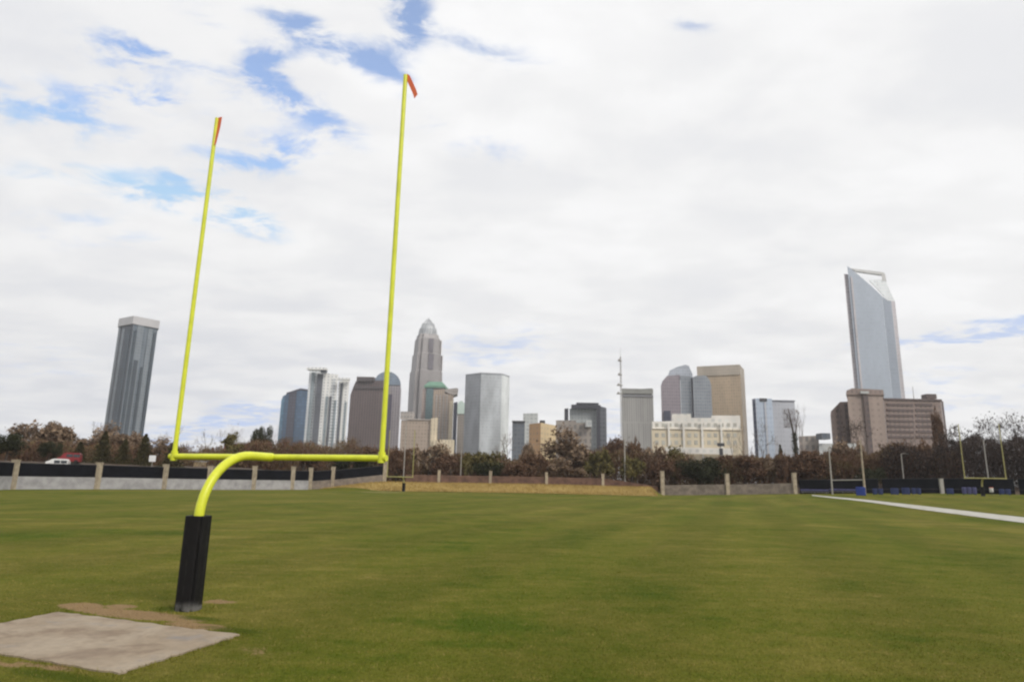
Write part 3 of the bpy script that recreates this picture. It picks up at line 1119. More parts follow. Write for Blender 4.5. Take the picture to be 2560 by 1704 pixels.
# white apartment tower with dark window strips
t = bldg('apartment_tower', 'white tower with dark vertical window strips between blue and brown blocks', 826, 690)
m_w = facade('white_wall', alb((214, 216, 218)), alb((150, 156, 162)), 3.2, 3.5, .5, .45, .2)
m_w2 = facade('white_wall_bright', alb((232, 231, 228)), alb((168, 172, 176)), 3.2, 4, .5, .4, .2)
m_wd = facade('white_tower_glass', alb((104, 104, 110)), alb((84, 90, 98)), 3.2, 3, .7, .8, .3)
m_wm = facade('white_tower_mid_glass', alb((146, 154, 158)), alb((120, 134, 142)), 3.2, 3, .6, .7, .3)
profile(t, 'wall', [(774, 926), (808, 924)], 690, m_w, 34)
profile(t, 'wall', [(809, 932), (846, 936)], 688, m_w2, 36)
profile(t, 'wall', [(847, 953), (874, 949)], 686, m_w2, 36)
profile(t, 'window_strip', [(793.5, 934), (808.5, 934)], 686.4, m_wd, 1.2)
profile(t, 'window_strip', [(780, 930), (788, 930)], 688.7, m_wm, 1.2)
for xa, xb, yt, mt in ((815, 821, 990, m_wm), (824, 830, 990, m_wd), (836, 842, 1000, m_wm), (833, 838, 946, m_w)):
    profile(t, 'window_strip', [(xa, yt), (xb, yt)], 686.6, mt, 1.2)
profile(t, 'window_strip', [(851, 958), (858, 957)], 684.6, m_wd, 1.2)
profile(t, 'window_strip', [(862, 1004), (867, 1004)], 684.6, m_wm, 1.2)
strip(t, 'roof_frame', 772, 921, 820, 927, 685, m_w2, 8)
strip(t, 'penthouse', 805, 921, 818, 933, 684.5, m_wd, 5)
strip(t, 'roof_frame', 846, 946, 876, 951, 683, m_w2, 6)

# brown block with chamfered top
t = bldg('office_block', 'broad dark brown block with chamfered roof behind the right upright', 920, 840)
m_br = facade('brown_granite', alb((104, 90, 87)), alb((72, 66, 70)), 4, 3.2, .9, .45, .2)
m_brd = facade('dark_brown_top', alb((92, 82, 80)), alb((70, 72, 78)), 4, 3, .5, .7, .2)
m_pu = facade('dark_violet_glass', alb((84, 78, 92)), alb((64, 62, 80)), 4, 3, .6, .7, .25)
profile(t, 'wall', [(876, 986), (884, 965), (890, 952), (966, 950), (970, 985)], 840, m_br, 40)
strip(t, 'roof_house', 896, 944, 938, 955, 845, m_brd, 10)
strip(t, 'cornice', 885, 966, 962, 972, 839.5, m_brd, 1.5)
# arched grey block just behind it
t = bldg('office_tower', 'grey tower with rounded top directly behind the right upright', 970, 880)
m_gr = facade('grey_granite', alb((160, 154, 158)), alb((116, 112, 122)), 4, 3.4, .8, .45, .25)
m_gb = facade('blue_grey_top', alb((128, 140, 154)), alb((110, 124, 140)), 4, 3, .6, .7, .3)
profile(t, 'wall', [(936, 962), (990, 955), (1001, 958), (1003, 975)], 880, m_gr, 38)
arch = [(934, 962)] + [(968 + 34 * math.cos(a), 962 - 34 * math.sin(a)) for a in np.linspace(math.pi, .15, 12)] + [(1002, 962)]
profile(t, 'arched_roof', arch, 879, m_gb, 38, ground=False)
profile(t, 'window_strip', [(968, 985), (981, 985)], 838, m_pu, 1.8)

# tallest crowned tower
t = bldg('skyscraper', 'tallest pointed stone skyscraper with a silver crown', 1052, 1110)
m_s = facade('pink_grey_stone', alb((150, 145, 143)), alb((110, 107, 111)), 4, 2.6, .9, .42, .25)
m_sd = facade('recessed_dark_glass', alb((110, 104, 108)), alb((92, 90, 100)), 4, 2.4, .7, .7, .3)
m_sl = facade('sunlit_stone', alb((192, 184, 178)), alb((146, 140, 140)), 4, 2.8, .9, .42, .25)
m_cr = plain('silver_crown', alb((178, 180, 182)), .35, metal=.4, noise=.1, scale=.1)
q = at(1052, 1205, 1110)
cx, cy = q.x, q.y
f_ = 1110 / F * 1.03


def zpx(py, px=1053, d=1110): return at(px, py, d).z


def star(w, z, rot=R(24)):
    """plan with stepped corners"""
    h = w / 2
    n_ = h * .72
    pts = [(-h, -n_), (-n_, -n_), (-n_, -h), (n_, -h), (n_, -n_), (h, -n_), (h, n_), (n_, n_), (n_, h), (-n_, h), (-n_, n_), (-h, n_)]
    c, s = math.cos(rot), math.sin(rot)
    return [(cx + a * c - b * s, cy + a * s + b * c, z) for a, b in pts]


K = .83
tiers = [(83, GZ), (83, 955), (81, 930), (76, 928), (73, 888), (68, 886), (64, 850), (58, 846), (55, 838)]
rings = []
for w, y_ in tiers:
    rings.append(star(w * f_ * K, y_ if y_ == GZ else zpx(y_)))
MB().loft(rings).build('wall', m_s, t)
# recess of dark glass on one face; right-hand face painted paler, as sunlit
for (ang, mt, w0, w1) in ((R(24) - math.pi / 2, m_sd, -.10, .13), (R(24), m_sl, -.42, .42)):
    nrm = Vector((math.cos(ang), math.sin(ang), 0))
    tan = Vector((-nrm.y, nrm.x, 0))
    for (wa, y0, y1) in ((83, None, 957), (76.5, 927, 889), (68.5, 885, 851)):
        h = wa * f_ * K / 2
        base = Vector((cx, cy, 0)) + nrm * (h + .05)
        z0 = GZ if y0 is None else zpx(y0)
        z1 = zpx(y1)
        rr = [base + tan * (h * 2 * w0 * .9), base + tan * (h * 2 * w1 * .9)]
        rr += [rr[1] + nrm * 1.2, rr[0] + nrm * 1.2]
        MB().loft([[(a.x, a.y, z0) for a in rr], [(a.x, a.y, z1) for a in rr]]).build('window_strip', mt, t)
# crown: tiers of slender silver rods leaning in, round a core
core = MB()
rings = []
for w, y_ in ((50, 840), (46, 828), (38, 816), (28, 810), (16, 803), (5, 796)):
    rings.append([(cx + math.cos(a) * w * f_ * .43, cy + math.sin(a) * w * f_ * .43, zpx(y_)) for a in np.linspace(0, 2 * math.pi, 17)[:-1]])
core.loft(rings).build('crown_core', m_cr, t)
for w0, y0, w1, y1, nn in ((55, 842, 47, 822, 22), (46, 828, 33, 809, 18), (30, 812, 12, 799, 12)):
    for i in range(nn):
        a = 2 * math.pi * i / nn
        p0 = (cx + math.cos(a) * w0 * f_ * .43, cy + math.sin(a) * w0 * f_ * .43, zpx(y0))
        p1 = (cx + math.cos(a) * w1 * f_ * .43, cy + math.sin(a) * w1 * f_ * .43, zpx(y1))
        MB().tube([p0, p1], [.9, .5], 4).build('crown_rod', m_cr, t)
MB().tube([(cx, cy, zpx(798)), (cx, cy, zpx(790))], [.8, .2], 5).build('spire', m_cr, t)

# green roofed building
t = bldg('office_block', 'block with green copper roof and teal glass in front of the tallest tower', 1086, 960)
m_pk = facade('pinkish_stone', alb((168, 152, 144)), alb((128, 118, 116)), 4, 3, .6, .5, .2)
m_te = facade('teal_glass', alb((104, 124, 126)), alb((84, 106, 110)), 4, 3, .7, .8, .35)
m_gn = plain('green_copper', alb((104, 140, 120)), .7, noise=.12, scale=.2)
profile(t, 'wall', [(1056, 972), (1110, 968)], 960, m_pk, 40)
profile(t, 'window_strip', [(1066, 970), (1084, 969)], 958, m_te, 1.8)
q0, q1 = at(1060, 968, 957), at(1113, 966, 957)
r0 = [(q0.x, 957), (q1.x, 957), (q1.x + 2, 1000), (q0.x + 2, 1000)]
mx = (q0.x + q1.x) / 2
r1 = [(mx + (a - mx) * .62, 978 + (b - 978) * .5) for a, b in r0]
MB().loft([[(a, b, q0.z + .1) for a, b in r0], [(a, b, q0.z + 3) for a, b in r0], [(a, b, at(1086, 951, 957).z) for a, b in r1]]).build('roof', m_gn, t)

# beige tower with stepped top
t = bldg('office_tower', 'beige stone tower with stepped grey top right of the green roof', 1112, 900)
m_be = facade('beige_stone', alb((174, 156, 138)), alb((132, 118, 110)), 4, 3, .85, .42, .2)
m_bl = facade('cream_pier', alb((212, 198, 172)), alb((176, 160, 140)), 4, 3, .8, .3, .2)
m_nv = facade('navy_glass', alb((70, 70, 84)), alb((56, 60, 78)), 4, 3, .7, .8, .3)
m_gt = facade('grey_tan_top', alb((168, 160, 154)), alb((132, 128, 126)), 4, 3, .5, .6, .2)
profile(t, 'wall', [(1084, 976), (1112, 972), (1112, 984), (1134, 984)], 900, m_be, 36)
profile(t, 'top_storey', [(1112, 979), (1112, 973), (1142, 969), (1146, 972), (1144, 984), (1134, 987)], 899, m_gt, 30, ground=False)
profile(t, 'pier', [(1124, 1002), (1134, 1000)], 898.6, m_bl, 1.3)
profile(t, 'window_strip', [(1134.5, 1006), (1144, 1004)], 899, m_nv, 20)
for xa in (1090, 1099, 1108, 1116):
    profile(t, 'window_strip', [(xa, 985), (xa + 4, 985)], 898.7, m_gt, 1.2)
# mint topped block
t = bldg('office_block', 'narrow grey-brown block with pale mint top squeezed beside the faceted tower', 1153, 980)
m_mi = plain('mint_roof', alb((196, 214, 206)), .6, noise=.05, scale=.2)
m_gbn = facade('grey_brown', alb((150, 142, 134)), alb((116, 112, 110)), 4, 3, .6, .5, .2)
profile(t, 'wall', [(1144, 1034), (1164, 1034)], 980, m_gbn, 30)
profile(t, 'roof', [(1143, 1034), (1143, 1012), (1148, 1003), (1155, 1001), (1165, 1012), (1165, 1034)], 979, m_mi, 28, ground=False)

# lower beige block in front
t = bldg('hotel', 'lower beige block with cream corner in front of the tallest tower', 1046, 640)
m_lb = facade('beige_brown', alb((166, 150, 136)), alb((140, 128, 118)), 3.4, 3, .5, .45, .15)
profile(t, 'wall', [(1003, 1050), (1077, 1048)], 640, m_lb, 34)
profile(t, 'corner_pier', [(1077.5, 1045), (1095, 1043)], 637, m_bl, 36)
strip(t, 'roof_house', 1006, 1031, 1036, 1049.5, 652, m_gt, 12)
strip(t, 'cornice', 1002, 1046, 1077, 1050, 640, m_gt, 1.2)
profile(t, 'lower_wing', [(1084, 1098), (1136, 1099)], 632, m_bl, 30)

# faceted grey glass tower
t = bldg('office_tower', 'faceted pale grey glass tower standing clear in the middle', 1220, 820)
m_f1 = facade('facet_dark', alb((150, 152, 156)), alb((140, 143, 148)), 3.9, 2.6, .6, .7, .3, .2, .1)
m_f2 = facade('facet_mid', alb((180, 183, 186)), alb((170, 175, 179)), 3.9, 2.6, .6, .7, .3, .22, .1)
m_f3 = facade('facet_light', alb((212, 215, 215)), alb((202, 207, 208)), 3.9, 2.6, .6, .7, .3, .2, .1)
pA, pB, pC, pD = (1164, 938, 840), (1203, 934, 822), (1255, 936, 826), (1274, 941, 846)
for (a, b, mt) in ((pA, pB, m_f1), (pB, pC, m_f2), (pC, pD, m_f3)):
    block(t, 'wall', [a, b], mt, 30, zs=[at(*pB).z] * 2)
wp = [at(*k_) for k_ in (pA, pB, pC, pD)]
zt = at(*pB).z
vb = Vector((wp[1].x, wp[1].y, 0)).normalized() * 34
rr = [(w_.x, w_.y - .5) for w_ in wp] + [(wp[3].x + vb.x, wp[3].y + vb.y), (wp[0].x + vb.x, wp[0].y + vb.y)]
MB().loft([[(a, b, zt + .05) for a, b in rr], [(a, b, zt + 1.6) for a, b in rr]]).build('parapet', m_f1, t)

# small dark block with pale box behind
t = bldg('office_block', 'small dark grey block just right of the faceted tower', 1295, 560)
m_sdk = facade('slate_grey', alb((104, 108, 114)), alb((84, 92, 102)), 3.6, 3, .6, .7, .25)
profile(t, 'wall', [(1281, 1054), (1312, 1052)], 560, m_sdk, 24)
strip(t, 'roof_edge', 1280, 1051, 1313, 1056, 560, M['steel'], 1.)
t = bldg('office_block', 'pale grey boxy block peeking over the small dark one', 1328, 680)
m_pg = facade('pale_grey', alb((186, 188, 186)), alb((160, 164, 164)), 3.8, 4, .5, .6, .2)
profile(t, 'wall', [(1308, 1033), (1345, 1032)], 680, m_pg, 30)

# orange-tan block
t = bldg('brick_block', 'orange-tan low block with cream side left of the big round tree', 1352, 430)
m_or = facade('orange_brick', alb((190, 152, 112)), alb((160, 132, 104)), 3.5, 4, .4, .4, .1)
m_cm = facade('cream_render', alb((206, 184, 146)), alb((172, 156, 130)), 3.5, 4, .4, .4, .1)
A_, B_, C__ = (1323, 1062, 436), (1352, 1056, 424), (1394, 1062, 445)
block(t, 'wall', [A_, B_], m_or, 22, yref=1)
block(t, 'wall', [B_, C__], m_cm, 22)
strip(t, 'roof_house', 1349, 1051, 1362, 1059, 436, M['steel'], 3)

# black framed block
t = bldg('office_block', 'grey block with a heavy black frame round its front', 1465, 620)
m_bf = facade('black_frame', alb((64, 64, 72)), alb((52, 54, 62)), 4, 3, .4, .5, .2)
m_gf = facade('grey_front', alb((168, 172, 172)), alb((146, 152, 154)), 4, 3, .5, .6, .3)
m_sf = facade('dark_side', alb((104, 106, 112)), alb((80, 84, 92)), 4, 3, .6, .7, .25)
profile(t, 'wall', [(1424, 1021), (1494, 1017)], 620, m_gf, 30)
profile(t, 'side_wall', [(1498, 1014), (1516, 1019)], 622, m_sf, 26)
strip(t, 'frame_beam', 1428, 1012, 1500, 1023, 618, m_bf, 5)
profile(t, 'frame_post', [(1491, 1015), (1500, 1015)], 613.5, m_bf, 5)
profile(t, 'frame_post', [(1411, 1021), (1421, 1020)], 616, m_bf, 5)
strip(t, 'roof_house', 1440, 1008, 1494, 1013, 630, m_bf, 8)
t = bldg('low_block', 'low beige-grey block with flat roof behind the big round tree', 1434, 380)
profile(t, 'wall', [(1390, 1050), (1440, 1050), (1440, 1056), (1478, 1056)], 380, m_gbn, 26)
strip(t, 'roof_house', 1463, 1052, 1477, 1068, 379, m_pg, 5)

# grey slab and lattice mast
t = bldg('office_slab', 'plain grey slab tower directly right of the lattice mast', 1594, 520)
m_gs = facade('grey_ribbed', alb((156, 154, 151)), alb((134, 133, 132)), 50, 1.8, .98, .45, .1)
m_lv = facade('louvre_band', alb((146, 146, 142)), alb((120, 120, 116)), 1.2, 30, .5, .98, .1)
m_ld = facade('dark_band', alb((128, 128, 130)), alb((112, 112, 116)), 1.2, 30, .5, .98, .1)
profile(t, 'wall', [(1554, 992), (1633, 990)], 520, m_gs, 28)
strip(t, 'louvre_band', 1554, 971, 1632, 985, 521, m_lv, 1.6)
strip(t, 'dark_louvre_band', 1554, 985.4, 1632.6, 993, 520.6, m_ld, 1.2)  # darker lower strip of the louvres
profile(t, 'roof_block', [(1556, 974), (1630, 970), (1631, 990), (1556, 992)], 522, m_lv, 24, ground=False)
d_ = 500
q = at(1556, 1205, d_)
zt = at(1552, 868, d_).z
root = thing('lattice_mast', 'tall lattice radio mast with dishes at the left edge of the grey slab', 'mast', (q.x, q.y, GZ))
H = zt - GZ
lat = MB()
wd = .95
for k_ in range(3):
    a = k_ * 2.094 + .3
    lat.tube([(wd * math.cos(a), wd * math.sin(a), 0), (wd * .5 * math.cos(a), wd * .5 * math.sin(a), H * .93)], .13, 4)
nb = 44
for i in range(nb):
    z0, z1 = H * .93 * i / nb, H * .93 * (i + 1) / nb
    for k_ in range(3):
        a, b = k_ * 2.094 + .3, (k_ + 1) * 2.094 + .3
        r0, r1 = wd * (1 - .5 * z0 / (H * .93)), wd * (1 - .5 * z1 / (H * .93))
        lat.tube([(r0 * math.cos(a), r0 * math.sin(a), z0), (r1 * math.cos(b), r1 * math.sin(b), z1)], .07, 3, False)
lat.build('lattice', M['grey_post'], root, True)
MB().tube([(0, 0, H * .92), (0, 0, H)], [.22, .1], 6).build('aerial', M['pale'], root, True)
for yy, ww in ((902, 2.2), (937, 2.4), (963, 3.4), (984, 3.8)):
    z_ = at(1553, yy, d_).z - GZ
    ring_ = MB().box((-ww * .25, 0, z_), (ww * 1.3, 1.6, .5))
    ring_.build('platform', M['grey_post'], root, True)
    MB().tube([(-ww * .55, -.9, z_ + .6), (-ww * .55, -1.3, z_ + .6)], [.9, .6], 10).build('dish', M['grey_post'], root, True)

# purple-grey twin block
t = bldg('office_tower', 'purple-grey twin tower with rounded cap beside the tan tower', 1714, 760)
m_tw = facade('mauve_grey', alb((142, 132, 138)), alb((112, 108, 116)), 3.8, 2.6, .6, .5, .25)
m_tb = facade('blue_grey', alb((138, 142, 148)), alb((112, 120, 130)), 3.8, 2.6, .6, .6, .3)
m_cap = facade('cap_grey', alb((166, 170, 178)), alb((140, 148, 158)), 3.8, 2.6, .6, .6, .35)
profile(t, 'wall', [(1652, 964), (1656, 952), (1668, 939), (1700, 936), (1700, 944)], 760, m_tw, 32)
profile(t, 'wall', [(1700.5, 938), (1727, 940)], 759, m_tb, 33)
profile(t, 'cap', [(1669, 940), (1674, 926), (1692, 917), (1714, 911), (1722, 914), (1731, 934), (1732, 944)], 768, m_cap, 22, ground=False)
profile(t, 'wall', [(1732.5, 942), (1740, 939), (1765, 938), (1774, 950), (1778, 962)], 754, m_tb, 36)
profile(t, 'window_strip', [(1727.3, 944), (1732.2, 944)], 761, m_nv, 26)
profile(t, 'window_strip', [(1660, 1026), (1676, 1026)], 757.5, m_nv, 2)

# tan tower
t = bldg('office_tower', 'broad tan stone tower with flat grey-topped roof', 1806, 860)
m_tn = facade('tan_stone', alb((190, 168, 140)), alb((166, 146, 122)), 4, 3, .6, .5, .15)
m_tt = facade('tan_top', alb((178, 166, 150)), alb((150, 142, 132)), 4, 3, .3, .5, .1)
m_ts = facade('tan_side', alb((176, 158, 136)), alb((140, 126, 112)), 4, 3, .6, .5, .15)
pA, pB, pC = (1743, 938, 880), (1851, 936, 858), (1861, 942, 890)
block(t, 'wall', [pA, pB], m_tn, 34, yref=1)
block(t, 'side_wall', [pB, pC], m_ts, 10)
wA, wB = at(*pA), at(*pB)
z1 = at(1850, 911, 858).z
wall_strip(t, 'top_storey', wA, wB, 0.0, 1.0, wB.z + .05, z1, m_tt, 1.4)
ring = [(wA.x, wA.y), (wB.x, wB.y), (at(*pC).x - .4, at(*pC).y), (at(*pC).x + 3, at(*pC).y + 8), (wA.x + 14, wA.y + 30)]
MB().loft([[(a, b, wB.z + .05) for a, b in ring], [(a, b, z1 - .3) for a, b in ring]]).build('top_storey', m_tt, t)

# cream long block
t = bldg('cream_block', 'long low cream block with white upper floor below the tan tower', 1740, 400)
m_ck = facade('cream_brick', alb((202, 190, 166)), alb((190, 180, 158)), 4.2, 4.6, .5, .5, .1)
m_win = plain('pale_window', alb((172, 170, 160)), .3, noise=.2, scale=.08)
m_cw = facade('white_upper', alb((214, 210, 202)), alb((198, 198, 192)), 3.6, 4.2, .5, .5, .15)
profile(t, 'wall', [(1629, 1071), (1853, 1073)], 400, m_ck, 26)
profile(t, 'upper_floor', [(1631, 1074), (1630, 1053), (1679, 1052), (1680, 1034), (1727, 1034), (1727, 1044), (1779, 1044), (1779, 1038), (1850, 1038), (1852, 1076)], 401, m_cw, 22, ground=False)
strip(t, 'cornice', 1628, 1071, 1853.5, 1075, 400, m_cw, .8)
for xa in (1669, 1706, 1752, 1800):
    profile(t, 'pier', [(xa, 1055), (xa + 5, 1055)], 399, m_cw, 1.2)
for r_i, (ya, yb) in enumerate(((1082, 1092), (1100, 1111))):
    for c_i in range(13):
        xa = 1638 + c_i * 16.3
        strip(t, 'window', xa, ya, xa + 8.5, yb, 400, m_win, .2)
for c_i in range(13):
    xa = 1638 + c_i * 16.3
    strip(t, 'window', xa, 1057, xa + 8, 1066, 401, m_win, .2)
strip(t, 'dock_wall', 1662, 1117, 1830, 1136, 396, m_cw, 2)

# blue-white block
t = bldg('office_block', 'pale blue and lilac glass block behind the bare trees', 1936, 520)
m_bw = facade('pale_blue_glass', alb((178, 189, 203)), alb((166, 178, 195)), 3.6, 2.6, .6, .7, .2, .1, .1)
m_lw = facade('lilac_grey', alb((178, 180, 187)), alb((168, 171, 179)), 3.6, 2.6, .5, .6, .2, .1, .1)
m_ds = facade('blue_dark_side', alb((120, 122, 134)), alb((100, 104, 118)), 3.6, 2.6, .6, .7, .3)
profile(t, 'side_wall', [(1880, 997), (1888.5, 995)], 526, m_ds, 26)
profile(t, 'wall', [(1889, 995), (1930, 996)], 520, m_bw, 30)
profile(t, 'wall', [(1930.5, 1002), (1986, 1002)], 522, m_lw, 28)
strip(t, 'sign_panel', 1899, 995, 1917, 1003, 520, M['steel'], .6)
profile(t, 'window_strip', [(1910, 1004), (1915, 1004)], 519.4, m_lw, .5)
strip(t, 'parapet', 1930, 999.5, 1987, 1003, 522, m_ds, .8)

# low blocks by the brown complex
t = bldg('low_block', 'low grey block left of the brown stone complex', 2030, 330)
profile(t, 'wall', [(1996, 1090), (2046, 1088)], 330, m_gbn, 22)
strip(t, 'roof_house', 2040, 1084, 2062, 1099, 328, m_sdk, 6)
profile(t, 'annex', [(2046.5, 1108), (2140, 1108)], 326, m_pg, 20)

# brown stone complex
t = bldg('office_complex', 'brown stone complex of stepped blocks under the slanted glass tower', 2230, 420)
m_bs = facade('brown_stone', alb((136, 120, 112)), alb((110, 98, 94)), 3.8, 3, .5, .4, .1)
m_bk = facade('brown_dark', alb((100, 86, 82)), alb((76, 68, 68)), 3.8, 3, .6, .6, .15)
m_blt = facade('brown_light', alb((152, 136, 126)), alb((132, 118, 110)), 3.8, 4, .4, .4, .1)
profile(t, 'left_block', [(2076, 1038), (2077, 1028), (2100, 1004), (2128, 1003)], 424, m_bs, 26)
profile(t, 'window_strip', [(2092, 1016), (2099, 1010)], 422.6, m_bk, 1.3)
profile(t, 'window_strip', [(2110, 1010), (2122, 1009)], 422.6, m_bk, 1.3)
profile(t, 'tower', [(2117, 982), (2207, 984)], 415, m_blt, 28)
profile(t, 'tower_cap', [(2115, 986), (2116, 976), (2130, 970), (2208, 974), (2210, 987)], 414, m_bs, 29, ground=False)
profile(t, 'window_strip', [(2158, 988), (2170, 988)], 413.6, m_bk, 1.3)
strip(t, 'roof_light', 2150, 978, 2170, 984, 413.5, m_pg, 1.2)
profile(t, 'right_wing', [(2208.5, 996), (2352, 1000)], 422, m_bs, 34)
profile(t, 'end_wall', [(2352.5, 1000), (2358, 1003)], 425, m_bk, 30)
for i in range(7):
    ya = 1008 + i * 13.5
    strip(t, 'window_band', 2216 + i * .4, ya, 2282 + i * .4, ya + 6.5, 422, m_bk, .5)
    strip(t, 'window_band', 2288 + i * .4, ya, 2330 + i * .6, ya + 6.5, 422, m_bk, .5)
strip(t, 'parapet', 2208, 995, 2353, 1002, 422, m_bk, .8)
strip(t, 'roof_house', 2303, 987, 2328, 999, 432, m_bk, 6)
q = at(2285, 999, 428)
MB().tube([(q.x, q.y, q.z - 3), (q.x, q.y, at(2284, 966, 428).z)], [.3, .12], 6).build('aerial', M['grey_post'], t)

# slanted glass tower with open crown
t = bldg('skyscraper', 'slant-topped pale blue glass skyscraper with an open crown at right', 2190, 740)
m_dk = facade('sky_glass', alb((164, 172, 182)), alb((160, 168, 180)), 4.2, 2.2, .75, .8, .35, .05, .06)
m_dkd = facade('sky_glass_dark', alb((150, 157, 168)), alb((144, 152, 164)), 4.2, 2.2, .75, .8, .35, .05, .06)
m_dl = facade('steel_edge', alb((186, 180, 182)), alb((170, 168, 174)), 4.2, 2.2, .5, .5, .3)
m_ds2 = facade('left_side', alb((186, 178, 178)), alb((160, 158, 164)), 4.2, 2.2, .6, .6, .3)
m_wh = facade('white_crown_panel', alb((222, 224, 224)), alb((206, 212, 214)), 4.2, 3, .5, .6, .2)
D7 = 740
m_crn = plain('crown_steel', alb((190, 189, 186)), .5, noise=.05, scale=.1)
profile(t, 'wall', [(2118, 664), (2140, 682), (2180, 716), (2205, 740)], D7, m_dk, 30)
profile(t, 'wall', [(2205.3, 740), (2218, 751), (2228, 752)], D7 + .5, m_dkd, 30)
profile(t, 'edge_wall', [(2228.3, 752), (2237.5, 754)], D7 + 2, m_dl, 30)
profile(t, 'side_wall', [(2110, 684), (2121.5, 686)], D7 + 3, m_ds2, 30)
profile(t, 'window_strip', [(2126, 690), (2131, 694)], D7 - 1, m_dl, .9)
# open crown at the back
profile(t, 'crown_panel', [(2172, 700), (2206, 698), (2213, 700), (2237, 753), (2222, 753)], D7 + 26, m_wh, 4, ground=False)
profile(t, 'crown_beam', [(2128, 671), (2132, 671), (2207, 680), (2213, 685), (2211, 688), (2140, 678)], D7 + 26.2, m_crn, 5, ground=False)
profile(t, 'crown_post', [(2203, 684), (2213, 685), (2216, 702), (2206, 702)], D7 + 25.6, m_crn, 5, ground=False)

# pale shed beyond the left fence
t = bldg('shed', 'pale low shed with flat roof beyond the fence under the crossbar', 500, 160)
profile(t, 'wall', [(484, 1155), (516, 1154)], 160, m_cm, 6)
strip(t, 'roof', 482, 1151, 518, 1155, 160.6, m_pg, .6)
t = bldg('brick_building', 'small red-brick building half hidden by shrubs left of the brown block', 612, 190)
m_rb = facade('red_brick', alb((118, 76, 62)), alb((84, 66, 60)), 3, 3, .4, .4, .1)
profile(t, 'wall', [(560, 1108), (680, 1108)], 190, m_rb, 9)
strip(t, 'roof', 558, 1104, 682, 1109, 190.5, m_gbn, .8)

# ------------------------------------------------------------------ trees
def rot_about(v, axis, a):
    return Matrix.Rotation(a, 3, axis) @ v


def limb_tree(seed, H=10., spread=.62, levels=5, trunk_frac=.22, kids=3, up=.25, leaf=0, leaf_size=.28, twig_w=.035, ratio=.72):
    """unit tree: returns (trunk mesh data, crown mesh arrays)"""
    rnd = random.Random(seed)
    tr = MB()
    TV, TF = [], []

    def quad(a, b, w0, w1):
        d = (b - a)
        s = d.cross(Vector((rnd.gauss(0, 1), rnd.gauss(0, 1), rnd.gauss(0, 1)))).normalized()
        i = len(TV)
        TV.extend([a - s * w0, a + s * w0, b + s * w1, b - s * w1])
        TF.append((i, i + 1, i + 2))
        TF.append((i, i + 2, i + 3))

    def leafs(p, k, r):
        for _ in range(k):
            c = p + Vector((rnd.gauss(0, r), rnd.gauss(0, r), rnd.gauss(0, r * .8)))
            a = Vector((rnd.gauss(0, 1), rnd.gauss(0, 1), rnd.gauss(0, 1))).normalized() * leaf_size
            b = Vector((rnd.gauss(0, 1), rnd.gauss(0, 1), rnd.gauss(0, 1))).normalized() * leaf_size
            i = len(TV)
            TV.extend([c, c + a, c + b])
            TF.append((i, i + 1, i + 2))

    def grow(p, d, L, r, lv):
        n = 3
        pts = [p]
        dd = d.copy()
        for _ in range(n):
            dd = (dd + Vector((rnd.gauss(0, .12), rnd.gauss(0, .12), rnd.gauss(0, .08) + up * .12))).normalized()
            pts.append(pts[-1] + dd * (L / n))
        if lv <= 1:
            tr.tube(pts, [r * (1 - .12 * i) for i in range(n + 1)], 6 if lv == 0 else 4, False)
        else:
            for i in range(n): quad(pts[i], pts[i + 1], r * (1 - .2 * i), r * (1 - .2 * (i + 1)))
        if lv >= levels:
            if leaf: leafs(pts[-1], leaf, L * .5)
            return
        k = kids + (1 if rnd.random() < .4 else 0) + (1 if lv == 0 else 0)
        for i in range(k):
            axis = dd.cross(Vector((rnd.gauss(0, 1), rnd.gauss(0, 1), rnd.gauss(0, 1)))).normalized()
            nd = rot_about(dd, axis, rnd.uniform(.35, 1.) * spread * (1.25 if lv == 0 else 1))
            nd = (nd + Vector((0, 0, up * .5))).normalized()
            s = pts[-1] if i < 2 else pts[rnd.choice((1, 2, 2))]
            grow(s, nd, L * ratio * rnd.uniform(.75, 1.15), max(r * .58, twig_w * .4), lv + 1)
    grow(Vector((0, 0, 0)), Vector((rnd.gauss(0, .04), rnd.gauss(0, .04), 1)).normalized(), H * trunk_frac * 1.2, H * .021, 0)
    me = tr.mesh('trunk')
    V = np.array([tuple(v) for v in TV])
    zmax = V[:, 2].max()
    return me, V, np.array(TF), zmax


